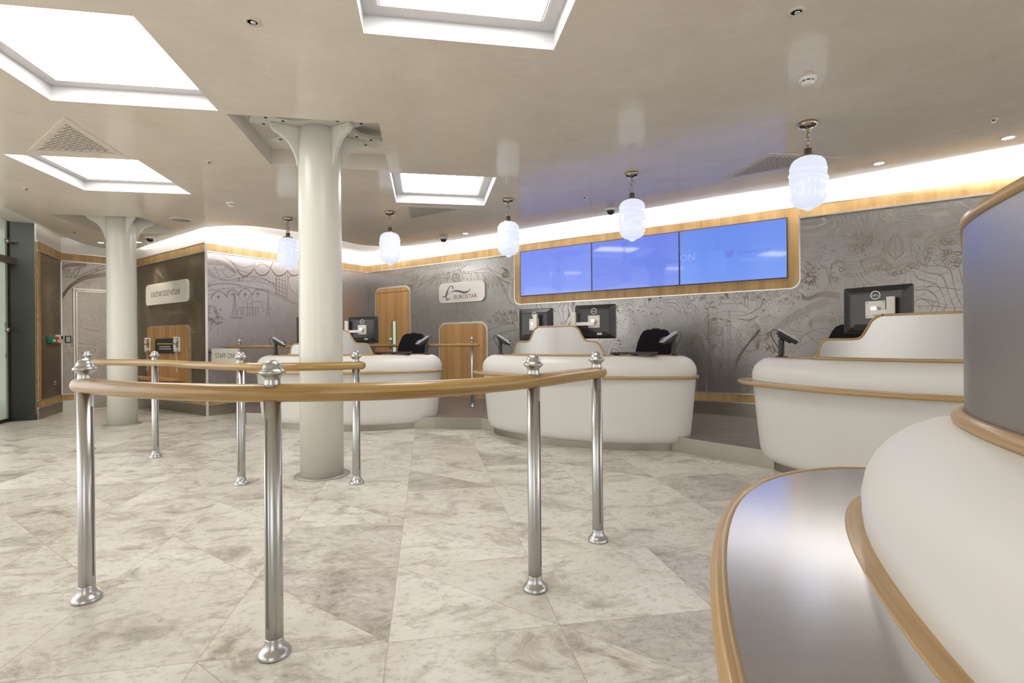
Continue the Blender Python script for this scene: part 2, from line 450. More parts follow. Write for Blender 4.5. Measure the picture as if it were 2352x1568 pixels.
def rrect(x0, y0, x1, y1, r, n=6, corners=(1, 1, 1, 1)):
    """rounded rectangle ccw from bottom left; corners = bl, br, tr, tl"""
    pts = []
    for (cx, cy, a0, on) in ((x0, y0, 180, corners[0]), (x1, y0, 270, corners[1]), (x1, y1, 0, corners[2]), (x0, y1, 90, corners[3])):
        if not on: pts.append((cx, cy)); continue
        ox = cx + r if cx == x0 else cx - r; oy = cy + r if cy == y0 else cy - r
        for k in range(n + 1):
            a = R(a0 + 90 * k / n); pts.append((ox + r * math.cos(a), oy + r * math.sin(a)))
    return pts
def catmull(P, n=10):
    P = [Vector(p) for p in P]; P = [P[0] * 2 - P[1]] + P + [P[-1] * 2 - P[-2]]; out = []
    for i in range(1, len(P) - 2):
        for k in range(n):
            t = k / n; a, b_, c, d = P[i - 1], P[i], P[i + 1], P[i + 2]
            out.append(0.5 * ((2 * b_) + (c - a) * t + (2 * a - 5 * b_ + 4 * c - d) * t * t + (3 * b_ - a - 3 * c + d) * t ** 3))
    out.append(P[-2]); return out
def smooth_(x): x = max(0, min(1, x)); return x * x * (3 - 2 * x)
def text_mesh(name, body, mat, parent, fn, width=None, height=None, depth=0.002, align='LEFT', shear=0.0):
    """flat lettering; fn(a,b,o) maps the text plane to the parent's space; width/height stretch it to fit"""
    cu = bpy.data.curves.new(name, 'FONT'); cu.body = body; cu.size = 1.0; cu.align_x = 'LEFT'; cu.resolution_u = 3
    t = bpy.data.objects.new(name, cu); COL.objects.link(t)
    dg = bpy.context.evaluated_depsgraph_get(); me = bpy.data.meshes.new_from_object(t.evaluated_get(dg))
    bpy.data.objects.remove(t); bpy.data.curves.remove(cu)
    xs = [v.co.x for v in me.vertices]; ys = [v.co.y for v in me.vertices]
    x0, x1, y0, y1 = min(xs), max(xs), min(ys), max(ys)
    sy = height / (y1 - y0) if height else 1; sx = width / (x1 - x0) if width else sy
    if not height: sy = sx
    for v in me.vertices:
        a, b_ = (v.co.x - x0) * sx, (v.co.y - y0) * sy
        v.co = fn(a + shear * b_, b_, depth)
    me.name = name; me.materials.clear(); me.materials.append(mat)
    o = bpy.data.objects.new(name, me); COL.objects.link(o)
    if parent: o.parent = parent
    return o
def stroke(mb, pts, w, fn, o=0.0, taper=True):
    """a flat ribbon of varying width on a plane"""
    P = [Vector((p[0], p[1], 0)) for p in pts]; n = len(P); A, B = [], []
    for i, p in enumerate(P):
        t = P[min(i + 1, n - 1)] - P[max(i - 1, 0)]; t.normalize(); q = Vector((-t.y, t.x, 0))
        ww = w[i] if isinstance(w, (list, tuple)) else w
        a, b_ = p + q * ww / 2, p - q * ww / 2
        A.append(fn(a.x, a.y, o)); B.append(fn(b_.x, b_.y, o))
    mb.strip(A, B, False)

# ================================================================ SETTING
D1 = Vector((0.9863, 0.165, 0)); D2 = Vector((-0.165, 0.9863, 0))     # direction of floor tiles and ceiling squares
FO = Vector((-0.443, 1.797, 0)); TS = 0.62
DARK = {(-1, 0, 1): .95, (0, 3, 0): .95, (1, -1, 1): .9, (2, 0, 0): .9, (-1, 1, 1): .72, (1, 4, 0): .9, (2, 3, 1): .75, (3, 2, 1): .8,
        (-4, 2, 0): .7, (-3, -1, 0): .75, (-4, 0, 1): .8, (2, 5, 1): .85, (3, 1, 0): .72, (0, 6, 0): .8, (-1, 5, 1): .7, (-6, 4, 1): .8, (-2, 6, 0): .8, (-5, 6, 0): .8, (-8, 7, 1): .7}
def build_floor():
    mb = MB(); tl = mb.bm.faces.layers.float.new('tint'); sl = mb.bm.faces.layers.float.new('split')
    V = {}
    def gv(i, j):
        if (i, j) not in V: V[(i, j)] = mb.bm.verts.new(FO + D1 * TS * i + D2 * TS * j)
        return V[(i, j)]
    rnd = random.Random(3)
    for i in range(-17, 14):
        for j in range(-8, 15):
            whole = (i - j) % 3 == 1; r0 = rnd.random()
            for h in (0, 1):
                idx = [(i, j), (i + 1, j), (i, j + 1)] if h == 0 else [(i + 1, j), (i + 1, j + 1), (i, j + 1)]
                f = mb.face([gv(*k) for k in idx], [(k[0], k[1]) for k in idx])
                r = r0 if whole else rnd.random()
                f[sl] = 0.0 if whole else 1.0
                f[tl] = (DARK.get((i, j, 0), DARK.get((i, j, 1))) if whole and ((i, j, 0) in DARK or (i, j, 1) in DARK) else None) or DARK.get((i, j, h), r * 0.48 if r < 0.93 or (-4 < i < 3 and j < 5) else 0.6 + 0.3 * rnd.random())
    return struct(mb.done('floor', M_TILES, recalc=False))
build_floor()

# raised staff platform with its steel kerb
kerb = [(-4.15, 7.99), (-3.80, 7.02), (-3.72, 6.90), (-3.53, 6.79), (-3.28, 6.73), (-2.6, 6.60), (-1.9, 6.47), (-0.95, 6.25), (-0.38, 6.17), (-0.10, 5.93), (0.30, 5.62), (0.8, 5.35), (1.2, 5.16), (1.50, 4.93), (1.653, 4.731), (2.013, 4.292), (2.35, 3.85), (2.62, 3.4), (2.95, 2.9), (3.3, 2.3), (3.6, 1.0), (3.6, -1.6)]
plat = kerb + [(8.2, -1.6), (8.2, 2.38), (-2.80, 9.99)]
mb = MB()
V3 = [Vector((x, y, PLAT)) for x, y in plat]
vs = [mb.bm.verts.new(p) for p in V3]
for t in tessellate_polygon([V3]): mb.face([vs[k] for k in t])
struct(mb.done('floor_platform', M_PLATF))
mb = MB()
A = [Vector((x, y, 0)) for x, y in kerb]; B = [Vector((x, y, PLAT + 0.003)) for x, y in kerb]
C_ = [p + Vector((0.012, 0.012, 0)) for p in B]
mb.strip(A, B, False); mb.strip(B, C_, False)
struct(mb.done('trim_9', M_KERB))

# ---- ceiling
EDGE = [(9.6, 0.55), (7.0, 2.52), (4.36, 4.36), (3.68, 4.96), (3.31, 5.286), (2.33, 5.905), (-0.227, 7.76), (-0.927, 8.24), (-1.33, 8.50), (-1.73, 8.68), (-2.10, 8.72), (-2.42, 8.64),
        (-2.60, 8.47), (-2.74, 8.196), (-3.15, 7.55), (-3.545, 7.185), (-3.89, 7.11), (-4.34, 7.22), (-6.24, 8.63), (-6.44, 8.78), (-6.75, 8.72), (-6.93, 8.45), (-6.77, 7.82), (-6.30, 6.78), (-5.97, 5.95), (-5.55, 4.8), (-5.2, 2.5)]
edge_s = EDGE[:7] + [tuple(p[:2]) for p in catmull([(x, y, 0) for x, y in EDGE[6:18]], 5)][1:] + EDGE[18:20] + [tuple(p[:2]) for p in catmull([(x, y, 0) for x, y in EDGE[19:25]], 5)][1:] + EDGE[25:]
outer = edge_s + [(-5.2, -3.0), (9.6, -3.0)]
def sq(c, a=1.04, b_=1.06):
    """square opening; c = its near-left corner"""
    c = Vector((c[0], c[1], 0)); return [c, c + D1 * a, c + D1 * a + D2 * b_, c + D2 * b_]
def sq_fr(f, a=1.04, b_=1.06):
    f = Vector((f[0], f[1], 0)); return sq(f - D1 * a - D2 * b_, a, b_)      # from the far-right corner
LIGHTS = [sq_fr((-2.06, 3.613)), sq_fr((0.249, 2.896)), sq((-1.17, 4.955)), sq_fr((-3.50, 5.61))]
RECESS = [sq((-2.03, 3.667), 1.06, 1.07), sq((-5.80, 6.41), 1.05, 1.06)]
def holed(name, outer, holes, z, mat, down=True):
    loops = [[Vector((p[0], p[1], 0)) for p in outer]] + [[Vector((p[0], p[1], 0)) for p in h] for h in holes]
    flat = [p for l in loops for p in l]
    mb = MB(); vs = [mb.bm.verts.new((p.x, p.y, z)) for p in flat]
    for t in tessellate_polygon(loops):
        f = mb.face([vs[k] for k in t])
        if f:
            f.normal_update()
            if (f.normal.z > 0) == down: f.normal_flip()
    return mb, vs
mb, vs = holed('ceiling', outer, LIGHTS + RECESS, CEIL, M_PLASTER)
n = len(edge_s)
up = [mb.bm.verts.new((x, y, CEIL + 0.03)) for x, y in edge_s]
for i in range(n - 1): mb.face([vs[i], vs[i + 1], up[i + 1], up[i]])
struct(mb.done('ceiling', M_PLASTER, recalc=False))
inner = []
for x, y in edge_s:
    p = Vector((x, y)); d = Vector((0.5, 2.0)) - p; inner.append(tuple(p + d.normalized() * 0.45))
inner = [(9.2, 0.3)] + [q for q in inner[1:-1]] + [(-4.7, 2.5)]
mb, _ = holed('ceiling_cove', [(9.6, -0.5), (9.6, 1.2), (8.4, 2.35), (-2.80, 10.1), (-4.49, 7.75), (-6.58, 9.2), (-7.6, 8.3), (-7.6, 2.0), (-4.6, 2.0), (-4.7, 2.5)] + inner[1:-1][::-1] + [(9.2, 0.3)], [], SOFF, M_WHITE)
struct(mb.done('ceiling_cove', M_WHITE, recalc=False))
for i, q in enumerate(RECESS):
    mb = MB(); top = CEIL + 0.15
    a = [p + Vector((0, 0, CEIL)) for p in q]; b_ = [p + Vector((0, 0, top)) for p in q]
    mb.strip(a + a[:1], b_ + b_[:1], False); mb.face([mb.bm.verts.new(p) for p in b_])
    struct(mb.done('ceiling_recess', M_RECESS, recalc=False))

# ---- walls
def wall_piece(W, name, z0, z1, mat, off=0.0, u0=0.0, u1=None, th=0.02):
    u1 = W.L if u1 is None else u1
    mb = MB(); mb.prism([(u0, z0), (u1, z0), (u1, z1), (u0, z1)], lambda a, b_, o: W.w(a, b_, o), off - th, off)
    return struct(mb.done(name, mat))
TR = [0]
def trim(W, z0, z1, mat, off, u0=0.0, u1=None, th=0.02):
    TR[0] += 1
    return wall_piece(W, 'trim_%d' % (TR[0] + 9), z0, z1, mat, off, u0, u1, th)
BAND0, BAND1 = 2.43, 2.545
for W, nm, base, mm in ((W1, 'back', PLAT, M_MURAL), (W2, 'return', 0.0, M_MURAL2), (W3, 'phone', 0.0, M_MURAL3), (W4, 'left', 0.0, M_MURAL4), (W5, 'entrance', 0.0, M_MURAL3)):
    wall_piece(W, 'wall_' + nm, 0.0, BAND1, mm)
    wall_piece(W, 'wall_cove_' + nm, BAND1, SOFF + 0.02, M_WHITE)
    o = wall_piece(W, 'baseboard_' + nm, base, base + 0.157, M_KERB if nm != 'left' else M_TRIM, 0.012)
    trim(W, base + 0.157, base + 0.17, M_TRIM, 0.016)
    trim(W, base + 0.17, base + 0.262, M_BAND, 0.012)
    trim(W, base + 0.262, base + 0.275, M_TRIM, 0.016)
    trim(W, BAND0, BAND1, M_BAND, 0.012)
    trim(W, BAND0 - 0.014, BAND0, M_TRIM, 0.018)
    trim(W, BAND1, BAND1 + 0.012, M_TRIM, 0.016)
for x in (-7.4, -2.9, 1.6, 6.1):  # unseen piers added behind the camera, spaced to band the metal reflections
    mb = MB(); mb.box((x, -3.2, SOFF / 2), (2.3, 0.4, SOFF)); struct(mb.done('wall_unseen_pier', simple('unseen_pier_paint', (0.40, 0.37, 0.33), 0.6)))
# vertical corner trims
for (p, r) in ((K2, 0.016), (K3, 0.012), (K4, 0.012)):
    mb = MB(); mb.box((p[0], p[1], BAND1 / 2), (2 * r, 2 * r, BAND1), Matrix.Rotation(R(35), 3, 'Z'))
    TR[0] += 1; struct(mb.done('trim_%d' % (TR[0] + 9), M_TRIM))
# oak upright at the entrance end of the narrow panel
trim(W5, 0.17, BAND0, M_BAND, 0.013, 0.0, 0.11)
# dark steel pillar
mb = MB(); kp5, kp6 = Vector((K5[0], K5[1])), Vector((K6[0], K6[1])); d = (kp5 - kp6).normalized(); q = Vector((-d.y, d.x))
pts = [tuple(kp6), tuple(kp5), tuple(kp5 + q * 0.10 - d * 0.06), tuple(kp6 + q * 0.10)]
mb.prism(pts, lambda a, b_, o: Vector((a, b_, o)), 0.075, SOFF)
struct(mb.done('wall_pillar', M_PILLAR))
mb = MB(); mb.prism([(a * 1 + 0.0, b_ - 0.008) for a, b_ in pts], lambda a, b_, o: Vector((a, b_, o)), 0.0, 0.075)
struct(mb.done('baseboard_pillar', M_PILLAR))

# ---- glass entrance at the far left
WG = Wall((-7.04, 7.18), (-6.47, 5.55))
m, nt, b = new_mat('green_glass'); b.inputs['Base Color'].default_value = (0.60, 0.68, 0.58, 1); b.inputs['Roughness'].default_value = 0.12
b.inputs['Transmission Weight'].default_value = 0.45
M_GLASS = m
def wpoly(W, name, u0, z0, u1, z1, o0, o1, mat, parent=None):
    mb = MB(); mb.prism([(u0, z0), (u1, z0), (u1, z1), (u0, z1)], lambda a, b_, o: W.w(a, b_, o), o0, o1)
    return mb.done(name, mat, parent)
gd = bpy.data.objects.new('door_1', None); COL.objects.link(gd); gd['kind'] = 'structure'
wpoly(WG, 'glass_pane', 0.05, 0.05, WG.L, SOFF, -0.012, 0.0, M_GLASS, gd)
wpoly(WG, 'dark_edge', 0.0, 0.0, 0.05, SOFF, -0.03, 0.004, M_DARK, gd)
wpoly(WG, 'floor_rail', 0.05, 0.0, WG.L, 0.05, -0.02, 0.012, M_PILLAR, gd)
wpoly(WG, 'transom_bar', -0.03, 2.20, WG.L, 2.29, 0.002, 0.07, simple('bronze_bar', (0.20, 0.16, 0.14), 0.4, 0.6), gd)
for z in (2.50, 1.28):
    mb = MB(); a = WG.w(-0.06, z, 0.03); b_ = WG.w(0.16, z, 0.05)
    mb.tube([a, b_], 0.014, 10); mb.lathe([(0, -.03), (.025, -.03), (.025, .03), (0, .03)], b_, 10)
    mb.done('patch_fitting', M_NICKEL, gd)
for z in (0.93, 1.36):
    for u in (0.1, 0.28):
        mb = MB(); mb.lathe([(0, 0), (.03, 0), (.03, .002), (0, .002)], WG.w(u, z, 0.001), 12, Matrix((tuple(WG.u), (0, 0, 1), tuple(WG.n))).transposed())
        mb.done('manifestation_dot', simple('frosted_dot', (0.45, 0.5, 0.44), 0.6), gd)

# ---- flush door in the left wall
ud0, _ = W4.px(168.5, 800)
td, zt = W4.px(172, 662)
d2 = bpy.data.objects.new('door_2', None); COL.objects.link(d2); d2['kind'] = 'structure'
UD1 = min(W4.L - 0.04, ud0 + 0.72)
wpoly(W4, 'door_leaf', ud0 + 0.05, 0.012, UD1 - 0.05, zt - 0.05, 0.0, 0.017, M_MURAL4, d2)
for (o0, w_, mt) in ((0.0, 0.022, simple('door_frame_pale', (0.82, 0.79, 0.74), 0.4)), (0.034, 0.018, simple('door_frame_pale', (0.82, 0.79, 0.74), 0.4))):
    mb = MB()
    for p in (((ud0 + o0, 0), (ud0 + o0 + w_, 0), (ud0 + o0 + w_, zt - o0), (ud0 + o0, zt - o0)), ((UD1 - o0 - w_, 0), (UD1 - o0, 0), (UD1 - o0, zt - o0), (UD1 - o0 - w_, zt - o0)), ((ud0 + o0, zt - o0 - w_), (UD1 - o0, zt - o0 - w_), (UD1 - o0, zt - o0), (ud0 + o0, zt - o0))):
        mb.prism(list(p), lambda a, b_, o: W4.w(a, b_, o), 0.0, 0.024)
    mb.done('door_frame', mt, d2)

# ---- oak door with vision slot in the back wall
def wpx(W, x, y): return W.px(x, y)
uL, _ = W1.px(865, 700); uR, _ = W1.px(941, 700); _, zD = W1.px(903, 661.5)
d3 = bpy.data.objects.new('door_3', None); COL.objects.link(d3); d3['kind'] = 'structure'
mb = MB(); mb.prism(rrect(uL - 0.03, PLAT, uR + 0.03, zD + 0.03, 0.14, 6, (0, 0, 1, 1)), lambda a, b_, o: W1.w(a, b_, o), 0.0, 0.012); mb.done('door_frame', M_TRIM, d3)
mb = MB(); mb.prism(rrect(uL, PLAT + .01, uR, zD, 0.12, 6, (0, 0, 1, 1)), lambda a, b_, o: W1.w(a, b_, o), 0.012, 0.022); mb.done('door_leaf', M_DOORW, d3)
_, zj = W1.px(903, 672)
wpoly(W1, 'rail_joint', uL, zj, uR, zj + 0.012, 0.022, 0.0235, simple('joint_line', (0.12, 0.06, 0.02), 0.7), d3)
us, zs = W1.px(906.5, 737)
mb = MB(); mb.prism(rrect(us - 0.065, PLAT + .25, us + 0.065, zs + 0.02, 0.06, 6), lambda a, b_, o: W1.w(a, b_, o), 0.022, 0.024); mb.done('slot_frame', simple('slot_oak', (0.24, 0.12, 0.035), 0.5), d3)
mb = MB(); mb.prism(rrect(us - 0.02, PLAT + .28, us + 0.05, zs, 0.03, 6), lambda a, b_, o: W1.w(a, b_, o), 0.024, 0.026); mb.done('vision_panel', M_SLOTGL, d3)

# ---- low oak panel (closed hatch) in the back wall
uA, _ = W1.px(1012.5, 800); uB, _ = W1.px(1118, 800); _, zH = W1.px(1065, 743)
d4 = bpy.data.objects.new('door_4', None); COL.objects.link(d4); d4['kind'] = 'structure'
mb = MB(); mb.prism(rrect(uA - 0.03, PLAT, uB + 0.03, zH + 0.03, 0.15, 6, (0, 0, 1, 1)), lambda a, b_, o: W1.w(a, b_, o), 0.0, 0.014); mb.done('hatch_frame', M_TRIM, d4)
mb = MB(); mb.prism(rrect(uA, PLAT + 0.01, uB, zH, 0.12, 6, (0, 0, 1, 1)), lambda a, b_, o: W1.w(a, b_, o), 0.014, 0.022); mb.done('hatch_panel', M_DOORW, d4)

# ---- oak surround of the screens (part of the wall lining)
s0, zb0 = W1.px(1184, 694); s1, zb1 = W1.px(1836, 660); zb = (W1.px(1250, 692.5)[1] + W1.px(1780, 666)[1]) / 2
mb = MB(); mb.prism(rrect(s0 - .015, zb - .015, s1 + .015, BAND0 + .02, 0.11, 6, (1, 1, 0, 0)), lambda a, b_, o: W1.w(a, b_, o), 0.0, 0.014)
TR[0] += 1; struct(mb.done('trim_%d' % (TR[0] + 9), M_TRIM))
mb = MB(); mb.prism(rrect(s0, zb, s1, BAND0 + .02, 0.10, 6, (1, 1, 0, 0)), lambda a, b_, o: W1.w(a, b_, o), 0.014, 0.02)
TR[0] += 1; struct(mb.done('trim_%d' % (TR[0] + 9), M_BAND))

# ---- etched drawing on the murals (line work of the panels themselves)
def etch(name, W, ox, oy, sc, strokes, w=0.006, mat=M_ETCH):
    mb = MB()
    for st in strokes:
        pts = [W.px(ox + x / sc, oy + y / sc) for x, y in st]
        if len(pts) > 2: pts = [(p.x, p.y) for p in catmull([(a, b_, 0) for a, b_ in pts], 6)]
        stroke(mb, pts, w, lambda a, b_, o: W.w(a, b_, o), 0.0012)
    o = mb.done(name, mat); o['kind'] = 'structure'; return o
def ring(cx, cy, rx, ry, n=12, a0=0): return [(cx + rx * math.cos(a0 + 2 * math.pi * k / n), cy + ry * math.sin(a0 + 2 * math.pi * k / n)) for k in range(n + 1)]
def off(st, dx, dy): return [(x + dx, y + dy) for x, y in st]
def star(cx, cy, r): return [[(cx - r, cy), (cx, cy)], [(cx, cy), (cx + r, cy)], [(cx, cy - r), (cx, cy)], [(cx, cy), (cx, cy + r)], ring(cx, cy, r * .35, r * .35, 8)]
rnd = random.Random(11)
S = []
for a in ([(265, 770), (300, 700), (370, 660), (440, 690), (485, 745)], [(485, 745), (510, 670), (570, 640), (620, 665), (650, 720)], [(650, 720), (680, 660), (745, 630), (800, 655), (838, 718)], [(845, 720), (870, 660), (925, 635), (1000, 645), (1060, 665)]):
    S += [a, off(a, 0, -14)]
S += [[(205, 652), (480, 615), (760, 605), (900, 628), (1100, 690), (1300, 780), (1475, 855)], [(205, 576), (400, 545), (560, 550), (800, 598), (1060, 650), (1300, 752), (1475, 830)], [(205, 588), (400, 556), (560, 560), (700, 588)],
      [(380, 490), (560, 495), (720, 455), (900, 455), (1060, 510), (1165, 570)], [(380, 500), (580, 515), (720, 515), (900, 520), (1060, 560), (1165, 610)]]
for a in ([(630, 360), (680, 425), (740, 455), (800, 420), (865, 350)], [(872, 355), (920, 425), (990, 440), (1060, 400), (1130, 250)], [(1100, 350), (1150, 420), (1205, 448), (1270, 430), (1330, 375)], [(1335, 378), (1370, 430), (1420, 445), (1475, 425)]):
    for k in (0, 16, 36): S.append([(x, y - k * (0.3 + abs(i - 2) * -0.05)) for i, (x, y) in enumerate(a)])
for k in range(5): S.append([(205, 215 + 17 * k), (330, 222 + 15 * k), (450, 250 + 14 * k), (560, 330 + 12 * k), (600, 372 + 10 * k)])
S += [[(400, 160), (500, 210), (590, 290), (630, 360), (600, 420), (540, 458), (440, 470), (360, 463)], [(540, 235), (620, 330), (700, 380), (820, 410)], [(560, 250), (700, 330), (850, 300)], [(205, 350), (290, 440), (380, 490)], [(205, 385), (280, 450), (345, 490)], [(205, 330), (260, 380), (330, 450)], ring(400, 322, 78, 40), [(300, 330), (350, 385), (380, 462)], [(420, 370), (450, 420), (500, 455)], [(850, 250), (850, 350)], [(880, 250), (870, 350)], [(890, 330), (960, 280), (1040, 300), (1100, 340)], [(900, 250), (1000, 270), (1060, 320)]]
for (x, y) in ((370, 735), (578, 700), (745, 700), (915, 690)): S += star(x, y, 38)
S += [[(555, 1010), (580, 850), (598, 700)], [(598, 700), (612, 850), (622, 1010)], [(585, 1010), (594, 850), (598, 730)], [(598, 700), (598, 665)], [(530, 1012), (720, 1018)], [(540, 1030), (700, 1036)],
      [(768, 1010), (770, 830), (795, 722)], [(795, 722), (828, 722)], [(828, 722), (838, 830), (838, 1010)], [(770, 830), (840, 830)], [(770, 880), (960, 880)], [(680, 880), (760, 880)], [(680, 880), (640, 920), (640, 1000)], [(860, 885), (860, 1000)], [(890, 885), (890, 1000)], [(920, 885), (920, 1000)], [(690, 890), (690, 1000)], [(720, 890), (720, 1000)], [(800, 880), (800, 1010)], [(960, 800), (1000, 940)], [(840, 800), (960, 800)],
      [(1030, 1020), (1055, 800), (1058, 620)], [(1075, 1020), (1062, 800), (1058, 620)], [(1035, 960), (1070, 960)], [(1040, 900), (1068, 900)], [(1165, 450), (1165, 700)], [(1178, 450), (1180, 710)], [(1300, 425), (1300, 760)], [(1330, 400), (1320, 770)], [(1215, 460), (1212, 720)], [(1255, 450), (1255, 740)], [(1340, 450), (1360, 600), (1475, 740)]]
for k in range(5): S.append([(1165, 480 + 48 * k), (1230, 495 + 52 * k), (1300, 520 + 55 * k)])
for k in range(60):
    x = rnd.uniform(600, 1150); y = 490 - 30 * math.sin((x - 600) / 550 * 3.1) + rnd.uniform(-14, 40) + max(0, x - 900) * 0.2
    S.append([(x - 8, y - 6), (x + 8, y + 6)])
for k in range(45): S.append(ring(rnd.uniform(210, 420), rnd.uniform(860, 1120), 12, 14, 6))
etch('wall_return_etching', W2, 440, 560, 6.03, S, 0.0055)
# back wall, left part: flower and fronds
S = [ring(993, 165, 40, 46), ring(993, 165, 33, 40)] + [ring(993 + 16 * math.cos(a), 165 + 18 * math.sin(a), 13, 15, 10) for a in (0.6, 2.2, 3.75, 5.3)]
for k in range(26):
    x0 = 560 + k * 34 + rnd.uniform(-14, 14); y0 = 90 + abs(k - 13) * 5 + rnd.uniform(-12, 12); dx = (x0 - 990) * 0.35; L = rnd.uniform(90, 170)
    st = [(x0, y0), (x0 + dx * 0.25 - 12, y0 + L * .4), (x0 + dx * .55 - 10, y0 + L)]
    S += [st, [(x0, y0), (x0 + dx * .25 + 16, y0 + L * .45), (x0 + dx * .55 - 10, y0 + L)]]
for k in range(18): S.append(ring(700 + k * 25, 66 - k * 2.6 + rnd.uniform(-8, 8), 13, 13, 8))
S += [[(430, 150), (520, 100), (640, 60), (700, 90)], ring(520, 130, 44, 40), [(620, 250), (740, 180), (900, 170), (960, 185)], [(630, 240), (800, 150), (1000, 90), (1100, 40)], [(1060, 110), (1200, 90), (1300, 70), (1400, 110), (1560, 190)], [(1060, 125), (1250, 110), (1380, 150), (1560, 250)], [(1300, 40), (1360, 110), (1480, 200), (1560, 220)]]
for k in range(9): S.append([(1440 + 6 * k, 60 + 4 * k), (1510 - 4 * k, 90 + 3 * k), (1520 - 8 * k, 150 - 4 * k), (1450, 165 - 5 * k)])
S += [[(1310, 690), (1450, 640), (1620, 580)], [(1310, 800), (1440, 735), (1620, 665)], [(1320, 790), (1480, 700), (1620, 690)]]
for k in range(40):
    x = rnd.uniform(1320, 1600); y = rnd.uniform(510, 640); S.append([(x, y), (x + rnd.uniform(-10, 14), y - 26), (x + 24, y + 4)])
etch('wall_back_etching', W1, 820, 600, 4.355, S, 0.0062)
# back wall, below the screens: loops, leaves and a village
S = []
for (cx, w_, y0, y1) in ((385, 62, 900, 1500), (385, 45, 920, 1470), (400, 100, 830, 1530), (405, 120, 770, 1535)):
    S.append([(cx - w_, y0), (cx - w_ * .95, (y0 + y1) / 2), (cx - w_ * .6, y1 - 60), (cx, y1), (cx + w_ * .55, y1 - 50), (cx + w_ * .9, (y0 + y1) / 2), (cx + w_ * .8, y0)])
for k in range(14): S.append([(435, 1290), (390 + rnd.uniform(-5, 5), 1240 + k * 12), (352, 1200 + k * 19)])
for cx, cy, rx, ry in ((395, 960, 40, 48), (395, 970, 24, 30), (400, 1110, 52, 50), (400, 1110, 30, 30), (700, 1010, 120, 160), (700, 1020, 95, 140), (610, 1340, 70, 130), (690, 1360, 60, 60)): S.append(ring(cx, cy, rx, ry, 14))
for k in range(22):
    y = 1230 + k * 13; S += [[(240, y), (210, y + 22), (165, y + 44)], [(240, y), (268, y + 18), (285, y + 44)]]
for k in range(12): S.append([(20 + 8 * k, 1160 - 3 * k), (90 + 8 * k, 1090 - 7 * k), (180, 980 + k * 9), (250, 1100 + 5 * k)])
for k in range(9): S.append([(130 + k * 30, 880 - k * 8), (240 + k * 20, 960 + k * 12), (290 + 5 * k, 1080 + k * 8)])
for k in range(10): S.append([(820 - 4 * k, 930 + 3 * k), (770 - 8 * k, 1010 + 6 * k), (640 - 6 * k, 1130 + 16 * k), (560, 1260 + 14 * k)])
for k in range(7): S.append([(620 + 26 * k, 935 - 8 * k), (690 + 19 * k, 995 - 3 * k), (752 + 9 * k, 1075), (785, 1150)])
for k in range(7): S.append([(856 + 24 * k, 930 + 7 * k), (846 + 27 * k, 1030), (905 + 18 * k, 1115 + 9 * k), (1020, 1185 + 9 * k)])
for k in range(6): S.append([(880 - 10 * k, 1000 + 14 * k), (1000, 880 + 16 * k), (1200, 740 + 15 * k), (1500, 615 + 14 * k)])
for k in range(5): S.append([(1290 + 12 * k, 900 + 8 * k), (1330, 830 + 12 * k), (1450, 805 + 14 * k), (1560, 830 + 10 * k)])
S += [[(1300, 880), (1340, 950), (1560, 1000)], [(1080, 1190), (1250, 1000), (1420, 930), (1560, 960)], [(1100, 1200), (1300, 1060), (1560, 1040)], [(1110, 950), (1250, 980), (1400, 1100)], [(300, 730), (420, 690), (640, 680)], [(330, 790), (480, 760), (680, 770)], [(290, 740), (300, 1000), (310, 1500), (275, 1530)]]
for k in range(55):
    x = rnd.uniform(20, 1180); y = rnd.uniform(595, 690) - x * 0.03; S.append([(x, y + 18), (x + 6, y - 6), (x + 22, y - 10), (x + 28, y + 16)])
S += [[(655, 700), (655, 620)], [(655, 620), (672, 565)], [(672, 565), (690, 620)], [(690, 620), (690, 720)], [(1090, 700), (1190, 570)], [(1190, 570), (1290, 640)], [(1195, 600), (1195, 650)], [(1235, 600), (1235, 650)], [(980, 700), (1010, 650)], [(1010, 650), (1060, 690)]]
etch('wall_back_etching_low', W1, 1560, 540, 4.355, S, 0.0038, simple('etched_line_low', (0.20, 0.165, 0.13), 0.7, 0, 0.2))
# back wall, right part: winding road, chapel, trees
S = []
road = [(1560, 255), (1430, 310), (1260, 390), (1180, 470), (1150, 575), (1060, 605), (980, 625), (900, 680), (830, 668), (740, 620), (640, 628), (540, 670), (380, 680)]
for k in range(4): S.append([(x + 13 * k * (1 if i < 6 else 0.2), y + 17 * k + (10 * math.sin(i + k) if i > 5 else 0)) for i, (x, y) in enumerate(road)])
for i in range(44):
    t = i / 43; j = t * (len(road) - 1); a = int(min(j, len(road) - 2)); f = j - a
    x = road[a][0] * (1 - f) + road[a + 1][0] * f; y = road[a][1] * (1 - f) + road[a + 1][1] * f
    S.append(ring(x + 30 + rnd.uniform(-10, 20), y + 85 + rnd.uniform(-10, 40), rnd.uniform(20, 40), rnd.uniform(14, 26), 8))
for k in range(34): S.append(ring(rnd.uniform(1300, 1500), rnd.uniform(400, 720), rnd.uniform(14, 44), rnd.uniform(12, 30), 8, rnd.random()))
for r_ in (1.0, 0.88, 0.76): S.append([(895, 640), (895 - 78 * r_, 575), (895 - 72 * r_, 490), (895 - 30 * r_, 425), (895, 395 + 50 * (1 - r_)), (895 + 30 * r_, 425), (895 + 72 * r_, 490), (895 + 78 * r_, 575), (895, 645)])
S += [[(895, 400), (895, 660)], ring(866, 520, 22, 40), ring(925, 520, 22, 40), [(780, 600), (782, 420)], [(795, 600), (790, 470)], [(1035, 600), (1022, 400)], [(1050, 600), (1045, 440)], [(760, 545), (820, 545)], [(975, 560), (1050, 560)], [(1075, 590), (1075, 545)], [(1075, 545), (1100, 505)], [(1100, 505), (1140, 560)], [(1100, 505), (1100, 490)], [(1090, 590), (1090, 555)], [(1115, 590), (1115, 555)]]
